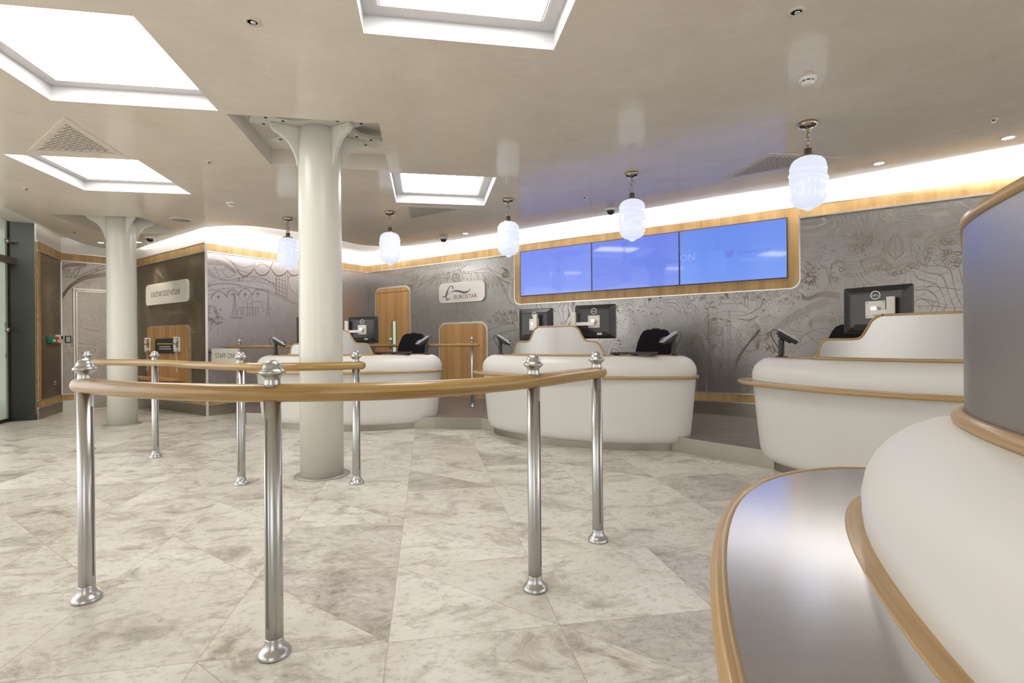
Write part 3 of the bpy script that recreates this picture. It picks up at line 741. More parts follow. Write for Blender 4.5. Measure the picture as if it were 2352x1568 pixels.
S += [[(220, 690), (250, 760), (262, 830), (250, 905), (215, 930)], [(300, 690), (275, 770), (272, 850), (285, 905), (320, 925)], [(240, 740), (200, 700), (170, 690)], [(285, 740), (330, 700), (380, 720)]]
for (cx, cy, rx, ry, n) in ((90, 800, 95, 120, 70), (600, 430, 160, 90, 80), (560, 540, 170, 60, 50), (1090, 400, 70, 40, 26), (310, 820, 50, 60, 14)):
    for k in range(n): S.append(ring(cx + rnd.gauss(0, .5) * rx, cy + rnd.gauss(0, .5) * ry, rnd.uniform(5, 12), rnd.uniform(5, 11), 6))
for k in range(46):
    x = rnd.uniform(0, 520); y = rnd.uniform(400, 700); L = rnd.uniform(20, 80); S.append([(x, y), (x + L * .5, y - rnd.uniform(-4, 16)), (x + L, y + rnd.uniform(-4, 12))])
for k in range(24):
    x = rnd.uniform(60, 1450); y = rnd.uniform(140, 380); L = rnd.uniform(40, 120); S.append([(x, y + 20), (x + L * .4, y), (x + L, y - rnd.uniform(-10, 26))])
for k in range(9): S.append([(0, 300 - 14 * k), (160, 250 - 12 * k), (380, 190 - 6 * k)])
for k in range(6): S.append([(0, 960 + 10 * k), (60, 1000 + 6 * k), (200, 950 + 8 * k), (370, 960 + 12 * k)])
for k in range(5): S.append([(1370 + 20 * k, 90 + 4 * k), (1400 + 18 * k, 200 + 4 * k), (1480 + 6 * k, 260)])
S += [[(1080, 905), (1250, 900), (1500, 925)], [(1080, 1000), (1140, 985), (1180, 950)], [(1140, 1040), (1160, 1020), (1250, 1030)], [(1080, 1085), (1250, 1082), (1400, 1100), (1500, 1098)], [(1130, 1110), (1115, 1085)], [(1200, 1112), (1205, 1084)]]
etch('wall_back_etching_right', W1, 1840, 440, 4.126, S, 0.0042)
# phone wall and left wall
S = []
for k in range(7): S.append([(480 + 22 * k, 1180 + 12 * k), (560, 1270 + 12 * k), (700, 1300 + 4 * k), (770, 1310)])
for k in range(6): S.append([(470, 1480 + k * 8), (560, 1400 - 10 * k), (680, 1330 - 6 * k), (750, 1310)])
for k in range(8): S.append([(880, 560 + 14 * k), (940, 600 + 12 * k), (1030, 590 + 14 * k)])
for k in range(8): S.append([(590 + 22 * k, 600), (560 + 26 * k, 680), (640, 790 + k * 5)])
for k in range(8): S.append([(330 + 10 * k, 690), (420 + 8 * k, 760), (520, 840 + 4 * k)])
etch('wall_phone_etching', W3, 290, 500, 6.03, S, 0.0035, simple('etched_line_gold', (0.30, 0.235, 0.155), 0.6, 0, 0.3))
S = [[(850, 830 - 14 * k), (1000, 790 - 12 * k), (1200, 790 - 10 * k)] for k in range(4)]
S += [[(860, 1180 + 16 * k), (980, 1040 + 12 * k), (1180, 930 + 12 * k), (1460, 880 + 12 * k)] for k in range(5)]
S += [[(1010, 900), (1060, 830), (1150, 800)], [(1040, 940), (1100, 850), (1110, 800)], [(860, 890), (1010, 890)], [(1010, 890), (1040, 960)], [(1040, 950), (1250, 860), (1460, 770)], [(1060, 970), (1260, 890), (1460, 820)], ring(945, 850, 16, 14, 8), ring(925, 935, 14, 14, 8), ring(980, 935, 18, 14, 8), ring(1345, 850, 14, 10, 8), ring(890, 850, 10, 10, 8)]
etch('wall_left_etching', W4, 0, 480, 6.03, S, 0.008)

# ================================================================ THINGS ON THE CEILING
def ceiling_light(q, label):
    c = sum(q, Vector()) / 4
    t = thing('ceiling_light', label, 'ceiling light', (c.x, c.y, CEIL), 0, 'square recessed ceiling lights')
    top = 0.10
    lo = [p - c for p in q]; mid = [p - c + Vector((0, 0, top)) for p in q]
    inn = [(p - c) * 0.83 + Vector((0, 0, top)) for p in q]
    mb = MB(); mb.strip(lo + lo[:1], mid + mid[:1], False); mb.done('reveal', M_REVEAL, t, recalc=False)
    mb = MB(); mb.strip(mid + mid[:1], inn + inn[:1], False); mb.done('frame', M_FLANGE, t, recalc=False)
    mb = MB(); z2 = Vector((0, 0, -0.006))
    a = [p * 1.0 for p in inn]; b_ = [Vector((p.x * .985, p.y * .985, p.z)) + z2 for p in inn]
    mb.strip([p + z2 for p in a] + [a[0] + z2], b_ + b_[:1], False); mb.done('bead', simple('panel_bead', (0.62, 0.55, 0.48), 0.5), t, recalc=False)
    mb = MB(); vs = [mb.bm.verts.new(p - Vector((0, 0, 0.002))) for p in inn]; mb.face(vs[::-1]); o = mb.done('diffuser', M_PANEL, t, recalc=False)
    return t
LL = ['large square recessed ceiling light at the upper left, nearest the entrance side', 'square recessed ceiling light cut by the top edge of the picture', 'small-looking square recessed ceiling light right of the front column', 'square recessed ceiling light just beyond the left triangular vent']
for q, l in zip(LIGHTS, LL): ceiling_light(q, l)

def pendant(loc, label, rz, first=[None]):
    if first[0]: return dup(first[0], loc, rz, label)
    t = thing('pendant_lamp', label, 'pendant lamp', loc, rz, 'opal pendant lamps over the counters')
    mb = MB(); mb.lathe([(0, 0), (.060, 0), (.0655, -.006), (.067, -.014), (.0655, -.024), (.058, -.033), (.042, -.039), (.02, -.042), (0.012, -.048), (0, -.048)], (0, 0, 0), 28); mb.done('canopy', M_NICKEL, t)
    mb = MB(); z = -0.05
    for k in range(5):
        w_ = 0.023 if k % 2 == 0 else 0.024
        if k % 2 == 0: pts = [(w_ * math.cos(a), 0, z - 0.018 + 0.021 * math.sin(a)) for a in [i * math.pi / 5 for i in range(10)]]
        else: pts = [(w_ * .5 * math.cos(a), w_ * math.cos(a) * .9, z - 0.018 + 0.021 * math.sin(a)) for a in [i * math.pi / 5 for i in range(10)]]
        mb.tube(pts, 0.0032, 6, closed=True); z -= 0.031
    mb.tube([(0, 0, -.045), (0, 0, -.205)], 0.0025, 6)
    mb.done('chain', M_NICKEL, t)
    mb = MB(); mb.lathe([(0, -.20), (.026, -.20), (.026, -.243), (.033, -.246), (.056, -.256), (.06, -.268), (.052, -.272), (0, -.272)], (0, 0, 0), 28)
    for k in range(6):
        a = k * math.pi / 3; mb.lathe([(0, 0), (.006, 0), (.006, .012), (0, .012)], (.066 * math.cos(a), .066 * math.sin(a), -.272), 8)
    mb.done('shade_holder', M_NICKEL, t)
    prof = [(.05, -.268), (.075, -.273), (.098, -.287), (.114, -.308), (.122, -.335), (.1245, -.37), (.125, -.40), (.126, -.42), (.127, -.44), (.127, -.455), (.127, -.47), (.127, -.49), (.127, -.51), (.127, -.53), (.127, -.55), (.126, -.57), (.124, -.59), (.12, -.61), (.113, -.632), (.10, -.654), (.08, -.672), (.055, -.683), (.036, -.688), (.03, -.70), (.022, -.708), (.01, -.712), (0, -.713)]
    def disp(a, z, r):
        if r < 0.11: return 0
        g = lambda zc, w_: math.exp(-((z - zc) / w_) ** 2)
        return 0.008 * g(-.415 - .022 * math.sin(a + 2.4), .012) + 0.006 * g(-.506 - .055 * math.sin(a + 0.6), .018) + 0.004 * g(-.352 - .02 * math.sin(a + 3.5), .01)
    prof = [(r, -.268 + (z + .268) * .908) for r, z in prof]
    P2 = []
    for i in range(len(prof) - 1):
        for k in range(3): f = k / 3; P2.append((prof[i][0] * (1 - f) + prof[i + 1][0] * f, prof[i][1] * (1 - f) + prof[i + 1][1] * f))
    P2.append(prof[-1])
    mb = MB(); mb.lathe(P2, (0, 0, 0), 48, None, disp); mb.done('glass_shade', M_GLOBE, t)
    first[0] = t; return t
PEND = [(1855, 278, 'opal pendant lamp nearest the camera, hanging over the right counter', 0.3), (1451, 394, 'opal pendant lamp hanging in front of the middle blue screen', 1.2), (1167, 454, 'opal pendant lamp hanging just left of the blue screens', 2.2), (895, 483, 'opal pendant lamp hanging above the oak door with the slot', 0.7), (661, 497, 'opal pendant lamp half hidden behind the front column', 3.0)]
for x, y, l, rz in PEND:
    p = atz(x, y + 3, CEIL); pendant((p.x, p.y, CEIL), l, rz)

def vent(pts, label):
    P = [atz(x, y, CEIL) for x, y in pts]; c = sum(P, Vector()) / 3
    t = thing('ceiling_vent', label, 'air vent', tuple(c), 0, 'triangular perforated ceiling vents')
    L = [p - c for p in P]
    if (L[1] - L[0]).cross(L[2] - L[0]).z < 0: L = [L[0], L[2], L[1]]
    I = [p * 0.80 for p in L]
    mb = MB(); lo = Vector((0, 0, -0.004))
    mb.strip([p + lo for p in L + L[:1]], [p + lo for p in I + I[:1]], False)
    mb.strip(L + L[:1], [p + lo for p in L + L[:1]], False)
    mb.done('frame', M_VENT, t)
    mb = MB(); vs = [mb.bm.verts.new(p + lo * 0.5) for p in I]; mb.face(vs); mb.done('grille_plate', M_VENT, t)
    mb = MB(); e1 = (I[1] - I[0]).normalized(); e2 = Vector((-e1.y, e1.x, 0)); stp = 0.034
    def inside(p):
        return all((I[(k + 1) % 3] - I[k]).cross(p - I[k]).z > 0.012 for k in range(3))
    for i in range(-40, 41):
        for j in range(-40, 41):
            p = I[0] + e1 * (i * stp + (j % 2) * stp / 2) + e2 * j * stp * 0.8
            if not inside(p): continue
            a = (e1 + e2 * (1 if (i + j) % 2 else -1)).normalized(); b_ = Vector((-a.y, a.x, 0))
            q = [p + a * .011 + b_ * .006, p - a * .011 + b_ * .006, p - a * .011 - b_ * .006, p + a * .011 - b_ * .006]
            mb.face([mb.bm.verts.new(v + Vector((0, 0, -0.0035))) for v in q])
    mb.done('perforation', M_VHOLE, t)
vent([(148, 268), (283, 355), (63, 347)], 'triangular perforated ceiling vent between the two left ceiling lights')
vent([(927, 471), (1072, 478), (932, 505)], 'triangular perforated ceiling vent beyond the ceiling light near the front column')
vent([(1654, 413), (1765, 351), (1937, 362)], 'triangular perforated ceiling vent behind the nearest pendant lamp')

def at_ceil(x, y): p = atz(x, y, CEIL); return (p.x, p.y, CEIL)
first_dl = [None]
def downlight(x, y, label):
    if first_dl[0]: return dup(first_dl[0], at_ceil(x, y), 0, label)
    t = thing('downlight', label, 'downlight', at_ceil(x, y), 0, 'lit recessed downlights along the cove')
    mb = MB(); mb.lathe([(.040, -.001), (.040, -.004), (.055, -.003), (.056, 0)], (0, 0, 0), 24); mb.done('trim_ring', M_WHITE, t)
    mb = MB(); mb.lathe([(0, -.002), (.040, -.002), (.040, -.0015), (0, -.0015)], (0, 0, 0), 24); mb.done('lamp', M_SPOT, t)
    ld = bpy.data.lights.new('downlight_beam', 'SPOT'); ld.energy = 26; ld.spot_size = R(95); ld.spot_blend = 0.6; ld.color = (1.0, 0.90, 0.76); ld.shadow_soft_size = 0.04
    o = bpy.data.objects.new('downlight_beam', ld); COL.objects.link(o); o.parent = t; o.location = (0, 0, -0.02)
    first_dl[0] = t
for x, y, l in ((2316, 316, 'lit round downlight at the far right of the ceiling'), (2019, 375, 'lit round downlight between the nearest pendant lamp and the right edge'), (1069, 536, 'lit round downlight on the ceiling left of the third pendant lamp'), (232, 557, 'lit round downlight just left of the rear column'), (318, 556, 'lit round downlight just right of the rear column')):
    downlight(x, y, l)
for x, y, l in ((580, 50, 'unlit recessed adjustable spotlight in the ceiling left of centre'), (1829, 27, 'unlit recessed adjustable spotlight at the upper right of the ceiling')):
    t = thing('spotlight', l, 'spotlight', at_ceil(x, y), 0, 'unlit recessed spotlights')
    mb = MB(); mb.lathe([(.025, -.001), (.026, -.006), (.040, -.004), (.042, 0)], (0, 0, 0), 24); mb.done('trim_ring', M_VENT, t)
    mb = MB(); mb.lathe([(0, -.001), (.025, -.001), (.025, 0), (0, 0)], (0, 0, 0), 20); mb.done('aperture', M_DARK, t)
    mb = MB(); mb.lathe([(0, -.010), (.012, -.008), (.016, -.002), (0, -.002)], (.004, 0, 0), 16); mb.done('lens', M_CHROME, t)
for x, y, l in ((1855, 180, 'white smoke detector on the ceiling above the nearest pendant lamp'), (531, 466, 'small white smoke detector on the ceiling left of the front column')):
    t = thing('smoke_detector', l, 'smoke detector', at_ceil(x, y), 0, 'white ceiling smoke detectors')
    mb = MB(); mb.lathe([(0, 0), (.052, 0), (.052, -.012), (.044, -.018), (.0, -.018)], (0, 0, 0), 24); mb.done('base', M_WHITE, t)
    mb = MB(); mb.lathe([(0, -.018), (.036, -.018), (.036, -.026), (0, -.026)], (0, 0, 0), 20); mb.done('chamber_slots', M_DARK, t)
    mb = MB(); mb.lathe([(0, -.026), (.040, -.026), (.034, -.040), (.02, -.044), (0, -.045)], (0, 0, 0), 20)
    for k in range(8): a = k * math.pi / 4; mb.box((.036 * math.cos(a), .036 * math.sin(a), -.022), (.006, .006, .01))
    mb.done('cap', M_WHITE, t)
for x, y, l in ((480, 371, 'tiny sprinkler head between the left ceiling lights and the column recess'), (2282, 274, 'tiny sprinkler head at the far right above the lit downlight'), (1343, 453, 'tiny sprinkler head between the second and third pendant lamps'), (60, 432, 'tiny sprinkler head at the far left below the left ceiling light'), (170, 532, 'tiny sprinkler head just left of the rear column'), (1003, 518, 'tiny sprinkler head left of the lit downlight by the third pendant')):
    t = thing('sprinkler_head', l, 'sprinkler', at_ceil(x, y), 0, 'sprinkler heads in the ceiling')
    mb = MB(); mb.lathe([(0, 0), (.030, 0), (.028, -.004), (0, -.004)], (0, 0, 0), 16); mb.done('escutcheon', M_VENT, t)
    mb = MB(); mb.lathe([(0, -.004), (.010, -.004), (.006, -.014), (.012, -.018), (.012, -.020), (0, -.020)], (0, 0, 0), 12); mb.done('nozzle', M_NICKEL, t)
for x, y, l in ((1403, 480, 'black dome security camera near the middle blue screen'), (1019, 546, 'black dome security camera left of the lit downlight by the cove'), (345, 545, 'black dome security camera right of the rear column')):
    t = thing('dome_camera', l, 'security camera', at_ceil(x, y), 0, 'dome security cameras')
    mb = MB(); mb.lathe([(0, 0), (.078, 0), (.078, -.010), (.066, -.022), (.052, -.024), (0, -.024)], (0, 0, 0), 24); mb.done('housing', M_WHITE, t)
    mb = MB(); mb.lathe([(.052, -.022)] + [(.052 * math.cos(a), -.022 - .05 * math.sin(a)) for a in (0.3, 0.6, 0.9, 1.2, 1.4)] + [(0, -.072)], (0, 0, 0), 24); mb.done('dome', simple('smoked_dome', (0.02, 0.018, 0.015), 0.06), t)
t = thing('ceiling_speaker', 'round grey ceiling speaker above the wall corner by the phone panel', 'speaker', at_ceil(416, 505))
mb = MB(); mb.lathe([(.115, 0), (.115, -.005), (.128, -.004), (.130, 0)], (0, 0, 0), 32); mb.done('rim', M_WHITE, t)
mb = MB(); mb.lathe([(0, -.003), (.115, -.003), (.115, 0), (0, 0)], (0, 0, 0), 32); mb.done('grille', M_SPEAK, t)

# ================================================================ COLUMNS
def column(loc, label, rz=0.0):
    t = thing('column', label, 'column', loc, rz, 'pale round columns')
    H = CEIL + 0.15
    mb = MB(); mb.lathe([(.166, 0), (.166, 1.0), (.163, 2.2), (.161, 2.5), (.161, H)], (0, 0, 0), 48); mb.done('shaft', M_COLUMN, t)
    mb = MB(); mb.lathe([(0, .0), (.213, .0), (.213, .006), (.17, .008), (.168, .008)], (0, 0, 0), 48); mb.done('base_ring', simple('base_ring_metal', (0.36, 0.33, 0.30), 0.4, 0.4), t)
    zp = CEIL + 0.055
    mb = MB(); pl = []
    for k in range(24):
        a = 2 * math.pi * k / 24; pl.append((0.30 * math.cos(a) * (1 + 0.12 * math.cos(4 * (a - R(35)))), 0.24 * math.sin(a) * (1 + 0.12 * math.cos(4 * (a - R(35))))))
    mb.prism(pl, lambda a, b_, o: Vector((a, b_, o)), zp, zp + 0.03); mb.done('cap_plate', M_COLUMN, t)
    for deg in (212, 330, 35, 150):
        a = R(deg); c, s_ = math.cos(a), math.sin(a)
        M = Matrix.Rotation(a, 3, 'Z')
        mb = MB()
        pr = [(0.15, CEIL - 0.22)] + [(0.165 + 0.0 * k, CEIL - 0.22 + .03 * k) for k in range(1, 3)]
        pr = [(0.145, CEIL - .25), (0.168, CEIL - .25), (0.178, CEIL - .20), (0.195, CEIL - .15), (0.22, CEIL - .10), (0.255, CEIL - .055), (0.30, CEIL - .025), (0.335, CEIL - 0.01), (0.36, CEIL + .02), (0.365, zp), (0.145, zp)]
        mb.prism(pr, lambda r, z, o: M @ Vector((r, o, z)), -0.018, 0.018)
        w_ = mb.done('bracket', M_COLUMN, t, bevel=0.004)
        mb = MB(); mb.box(M @ Vector((0.35, 0, zp + 0.016)), (0.30, 0.19, 0.032), M); mb.done('flange_plate', M_COLUMN, w_, bevel=0.004)
        mb = MB()
        for (x, y) in ((.28, .065), (.28, -.065), (.40, .065), (.40, -.065)): mb.lathe([(0, 0), (.013, 0), (.013, .002), (0, .002)], M @ Vector((x, y, zp - 0.0015)), 10)
        mb.done('bolt_holes', M_DARK, w_)
    return t
c1p = (-1.535, 4.12, 0)
column(c1p, 'pale round column standing in front of the left counter', 0)
c2p = (-5.20, 6.83, 0)
column(c2p, 'pale round column standing farther back by the left wall', 0)

# ================================================================ BARRIERS
def post(parent, x, y, z0, k=1.0, slot=None, sc=1.0):
    """a steel post with flange, finial and slot; k scales the thickness"""
    mb = MB(); prof = [(.029 * k, .04), (.0285 * k, .30), (.028 * k, .86)]
    mb.lathe([(0, .02)] + prof + [(0, .86)], (x, y, z0), 28); p = mb.done('post', M_POST, parent)
    mb = MB(); mb.lathe([(0, .0), (.0525 * k, .0), (.0532 * k, .004), (.053 * k, .009), (.0512 * k, .014), (.0475 * k, .019), (.042 * k, .024), (.037 * k, .030), (.0330 * k, .037), (.0306 * k, .045), (.0293 * k, .056), (.0290 * k, .062)], (x, y, z0), 32); mb.done('base_flange', M_POST, p)
    mb = MB(); mb.lathe([(0, .905), (.027 * k, .905), (.026 * k, .918), (.0245 * k, .927), (.025 * k, .935), (.031 * k, .943), (.039 * k, .949), (.0422 * k, .954), (.041 * k, .959), (.035 * k, .963), (.031 * k, .968), (.0295 * k, .976), (.025 * k, .986), (.017 * k, .993), (.008 * k, .9965), (0, .997)], (x, y, z0), 32); mb.done('finial', M_POST, p)
    if slot is not None:
        d = Vector((math.cos(slot), math.sin(slot), 0)); s_ = Vector((-d.y, d.x, 0)); c = Vector((x, y, z0))
        mb = MB(); r = .0283 * k
        q = [c + d * (r + .0006) + s_ * a + Vector((0, 0, z)) for a, z in ((-.004, .10), (.004, .10), (.004, .80), (-.004, .80))]
        q2 = [v - d * .003 for v in q]
        f0 = [mb.bm.verts.new(v) for v in q]; f1 = [mb.bm.verts.new(v) for v in q2]
        mb.face(f0); mb.face(f1[::-1])
        for i in range(4): mb.face([f0[i], f1[i], f1[(i + 1) % 4], f0[(i + 1) % 4]])
        mb.done('cable_slot', simple('slot_shadow', (0.16, 0.15, 0.14), 0.5, 0.5), p)
    return p
def rail(parent, pts, z, r):
    P = catmull([(x, y, z) for x, y in pts], 10)
    a = (P[0] - P[1]).normalized(); b_ = (P[-1] - P[-2]).normalized()
    P = [P[0] + a * r * .95, P[0] + a * r * .85, P[0] + a * r * .55] + P + [P[-1] + b_ * r * .55, P[-1] + b_ * r * .85, P[-1] + b_ * r * .95]
    rad = [r * .35, r * .62, r * .88] + [r] * (len(P) - 6) + [r * .88, r * .62, r * .35]
    mb = MB(); mb.tube(P, rad, 18); return mb.done('handrail', M_RAIL, parent)
def slot_dir(x, y, ang): return math.atan2(-y, -x) + R(ang)
PA = [(-1.766, 2.117), (-0.813, 1.735), (0.090, 2.178), (0.445, 2.701)]
t = thing('queue_barrier', 'near queue barrier, long curved oak handrail on four steel posts in the foreground', 'barrier', (PA[1][0], PA[1][1], 0), 0, 'oak and steel queue barriers')
def rel(p, o): return (p[0] - o[0], p[1] - o[1])
oA = PA[1]
for (x, y), sa in zip(PA, (48, -48, 62, 25)): post(t, x - oA[0], y - oA[1], 0, 1.0, slot_dir(x, y, sa))
rail(t, [rel(p, oA) for p in [(-1.815, 2.143), (-1.766, 2.11), (-1.43, 1.92), (-1.14, 1.80), (-0.813, 1.735), (-0.446, 1.765), (-0.19, 1.90), (0.090, 2.178), (0.27, 2.44), (0.445, 2.701), (0.475, 2.745)]], 0.885, 0.031)
PB = [(-4.30, 5.19), (-3.35, 4.80), (-2.043, 3.85), (-1.175, 3.848)]
oB = PB[2]
t = thing('queue_barrier', 'second queue barrier, curved oak handrail passing in front of the columns', 'barrier', (oB[0], oB[1], 0), 0, 'oak and steel queue barriers')
for (x, y), sa in zip(PB, (40, 40, -35, 48)): post(t, x - oB[0], y - oB[1], 0, 1.0, slot_dir(x, y, sa))
rail(t, [rel(p, oB) for p in [(-4.36, 5.21), (-4.30, 5.185), (-3.35, 4.80), (-2.68, 4.27), (-2.043, 3.84), (-1.60, 3.70), (-1.175, 3.845), (-1.14, 3.87)]], 0.885, 0.031)
PC = [(-4.10, 7.70), (-1.76, 7.42), (-0.565, 7.20)]
oC = PC[1]
t = thing('staff_barrier', 'slim straight oak rail on thin steel posts behind the left counter', 'barrier', (oC[0], oC[1], PLAT))
for (x, y) in PC: post(t, x - oC[0], y - oC[1], 0, 0.70, None)
rail(t, [rel(p, oC) for p in [(-4.15, 7.706), (-4.10, 7.70), (-1.76, 7.42), (-0.565, 7.20), (-0.53, 7.194)]], 0.875, 0.022)

# ================================================================ COUNTERS
HALF, SAG, BACK = 1.25, 0.42, -0.30
def base_loop():
    P = [(-HALF + 2 * HALF * k / 80, SAG * (1 - (-1 + 2 * k / 80) ** 2)) for k in range(81)]
    P += [(HALF, BACK * k / 12) for k in range(1, 13)] + [(HALF - 2 * HALF * k / 60, BACK) for k in range(1, 61)] + [(-HALF, BACK * (1 - k / 12)) for k in range(1, 12)]
    n0 = len(P); d = [0]
    for i in range(n0): d.append(d[-1] + math.dist(P[i], P[(i + 1) % n0]))
    N = 220; Q = []; j = 0
    for k in range(N):
        s = d[-1] * k / N
        while d[j + 1] < s: j += 1
        f = (s - d[j]) / (d[j + 1] - d[j]); a, b_ = P[j], P[(j + 1) % n0]
        Q.append((a[0] + (b_[0] - a[0]) * f, a[1] + (b_[1] - a[1]) * f))
    for it in range(120):
        Q = [((Q[i - 1][0] + 2 * Q[i][0] + Q[(i + 1) % N][0]) / 4, (Q[i - 1][1] + 2 * Q[i][1] + Q[(i + 1) % N][1]) / 4) for i in range(N)]
    return Q
LOOP = base_loop(); NL = len(LOOP)
def nrm(i):
    a, b_ = LOOP[i - 1], LOOP[(i + 1) % NL]; t = Vector((b_[0] - a[0], b_[1] - a[1])); t.normalize(); return Vector((-t.y, t.x))
NRM = [nrm(i) for i in range(NL)]
I0 = max(range(NL), key=lambda i: LOOP[i][1])                       # the middle of the front
ARC = [0.0] * NL
for k in range(1, NL // 2): 
    i = (I0 + k) % NL; ARC[i] = ARC[(i - 1) % NL] + math.dist(LOOP[i], LOOP[(i - 1) % NL])
    i = (I0 - k) % NL; ARC[i] = ARC[(i + 1) % NL] - math.dist(LOOP[i], LOOP[(i + 1) % NL])
def out(i, o): p = LOOP[i % NL]; n = NRM[i % NL]; return (p[0] + n.x * o, p[1] + n.y * o)
def at_arc(l, o):
    """point of the offset outline at signed arc length l from the middle of the front"""
    k = 0
    if l >= 0:
        while ARC[(I0 + k + 1) % NL] < l: k += 1
        a, b_ = (I0 + k) % NL, (I0 + k + 1) % NL
    else:
        while ARC[(I0 - k - 1) % NL] > l: k += 1
        a, b_ = (I0 - k) % NL, (I0 - k - 1) % NL
    f = (l - ARC[a]) / (ARC[b_] - ARC[a]) if ARC[b_] != ARC[a] else 0
    p, q = out(a, o), out(b_, o); return (p[0] + (q[0] - p[0]) * f, p[1] + (q[1] - p[1]) * f)
ZT = 0.905
BODY = [(-.165, .058), (-.14, .060), (-.115, .067), (-.094, .081), (-.077, .101), (-.065, .128), (-.057, .160), (-.052, .20), (-.036, .35), (-.018, .54), (-.004, .70), (.001, .74), (.002, .77), (-.004, .803), (-.017, .833), (-.037, .859), (-.063, .881), (-.094, .897), (-.127, .9045), (-.155, .905)]
def shelf_w(i, k=1.0):
    p = LOOP[i % NL]; s, t = p
    if s < 0: e = smooth_((t + 0.33) / 0.22)
    else: e = smooth_((t + 0.30) / 0.40)
    return k * e * (0.228 - 0.148 * smooth_((s + 0.2) / 1.1))
def counter(c, ang, label, scr, sk=0.5):
    d = Vector((math.cos(R(ang)), math.sin(R(ang)), 0)); n = Vector((math.sin(R(ang)), -math.cos(R(ang)), 0))
    def W(p, z): return d * p[0] + n * p[1] + Vector((0, 0, z))
    t = thing('service_counter', label, 'counter', (c[0], c[1], 0), 0, 'white boat-shaped service counters')
    idx = list(range(NL))
    mb = MB(); ri = [[W(out(i, o), z) for i in idx] for o, z in BODY]
    for a, b_ in zip(ri, ri[1:]): mb.strip(a, b_, True, True)
    mb.face([mb.bm.verts.new(p) for p in ri[0]])
    body = mb.done('body', M_COUNTER, t)
    mb = MB(); a = [W(out(i, -.125), 0) for i in idx]; b_ = [W(out(i, -.125), .066) for i in idx]; mb.strip(a, b_, True, True); mb.done('plinth', M_KERB, t)
    mb = MB(); a = [W(out(i, -.138), ZT - .004) for i in idx]; b_ = [W(out(i, -.138), ZT + .004) for i in idx]; cc = [W(out(i, -.142), ZT + .008) for i in idx]
    mb.strip(a, b_, True, True); mb.strip(b_, cc, True, True)
    f = mb.face([mb.bm.verts.new(p) for p in cc])
    for l in f.loops: l[mb.uv].uv = (l.vert.co.dot(d), l.vert.co.dot(n))
    mb.done('counter_top', M_TOPW, t)
    # front shelf: from behind the left end round to the right end
    sel = [i % NL for i in range(I0 - NL // 2 + 4, I0 + NL // 2 - 4) if shelf_w(i, sk) > 0.004]
    zs = 0.72
    mb = MB(); a = [W(out(i, -.012), zs) for i in sel]; b_ = [W(out(i, max(0.0, shelf_w(i, sk) - .022)), zs) for i in sel]
    a2 = [W(out(i, -.012), zs - .028) for i in sel]; b2 = [W(out(i, max(0.0, shelf_w(i, sk) - .022)), zs - .028) for i in sel]
    mb.strip(a, b_, False); mb.strip(a2, b2, False); sh = mb.done('shelf', M_SHELFST, t)
    mb = MB(); path = [W(out(i, max(0.0, shelf_w(i, sk) - .022)), zs - .014) for i in sel]
    sect = [(0, .0155), (-.012, .0155), (-.019, .011), (-.0225, .004), (-.0225, -.004), (-.019, -.011), (-.012, -.0155), (0, -.0155)]
    # side of tube() is t x up: with the loop running left to right seen from the front it points outward
    s0 = (path[1] - path[0]).cross(Vector((0, 0, 1))); outv = W(out(sel[0], 1), 0) - W(out(sel[0], 0), 0)
    sg = 1 if s0.dot(outv) > 0 else -1
    mb.tube(path, 1.0, sect=[(-sg * p, q) for p, q in sect] if True else None)
    mb.done('shelf_nosing', M_NOSE, sh)
    inn = [i for i in sel if shelf_w(i, sk) > 0.05]
    mb = MB(); g = lambda i: min(.026, max(0.0, (shelf_w(i, sk) - .05) * .5))
    a = [W(out(i, -.012), zs + .0025) for i in inn]; b_ = [W(out(i, g(i)), zs + .0025) for i in inn]; c2 = [W(out(i, g(i) + .001), zs) for i in inn]
    mb.strip(a, b_, False); mb.strip(b_, c2, False); mb.done('shelf_inlay', M_NOSE, sh)
    # stepped stainless screen following the front edge of the top
    pts = scr; prof = []
    l0, l1 = pts[0][0], pts[-1][0]
    # dense polyline of the outline (l, z)
    line = catmull([(l, z, 0) for l, z in pts], 6)
    line = [(max(l0, min(l1, p.x)), max(ZT + .008, p.y)) for p in line]
    O = -.150
    zb = ZT + .006
    for k in range(1, len(line)):
        if line[k][0] < line[k - 1][0] + 1e-4: line[k] = (line[k - 1][0] + 1e-4, line[k][1])
    mb = MB(); A = [W(at_arc(l, O + .004), z) for l, z in line]; B = [W(at_arc(l, O + .004), zb) for l, z in line]
    A2 = [W(at_arc(l, O - .010), z) for l, z in line]; B2 = [W(at_arc(l, O - .010), zb) for l, z in line]
    # fine vertical subdivision is not needed: columns are dense along the curve
    dense = []
    for k in range(len(line) - 1):
        m_ = max(1, int((line[k + 1][0] - line[k][0]) / 0.02))
        for j in range(m_): f = j / m_; dense.append((line[k][0] * (1 - f) + line[k + 1][0] * f, line[k][1] * (1 - f) + line[k + 1][1] * f))
    dense.append(line[-1])
    A = [W(at_arc(l, O + .004), z) for l, z in dense]; B = [W(at_arc(l, O + .004), zb) for l, z in dense]
    A2 = [W(at_arc(l, O - .010), z) for l, z in dense]; B2 = [W(at_arc(l, O - .010), zb) for l, z in dense]
    mb.strip(A, B, True); mb.strip(A2, B2, True); sc_ = mb.done('privacy_screen', M_STEEL, t)
    mb = MB(); path = [W(at_arc(l, O - .003), z) for l, z in dense]
    # rectangular capping: build it as two rails so that it keeps upright on the steep parts
    P2 = [(l, z) for l, z in dense]; T = []
    for k in range(len(P2)):
        a, b_ = P2[max(k - 1, 0)], P2[min(k + 1, len(P2) - 1)]; tx, tz = b_[0] - a[0], b_[1] - a[1]; q = math.hypot(tx, tz) or 1; T.append((-tz / q, tx / q))
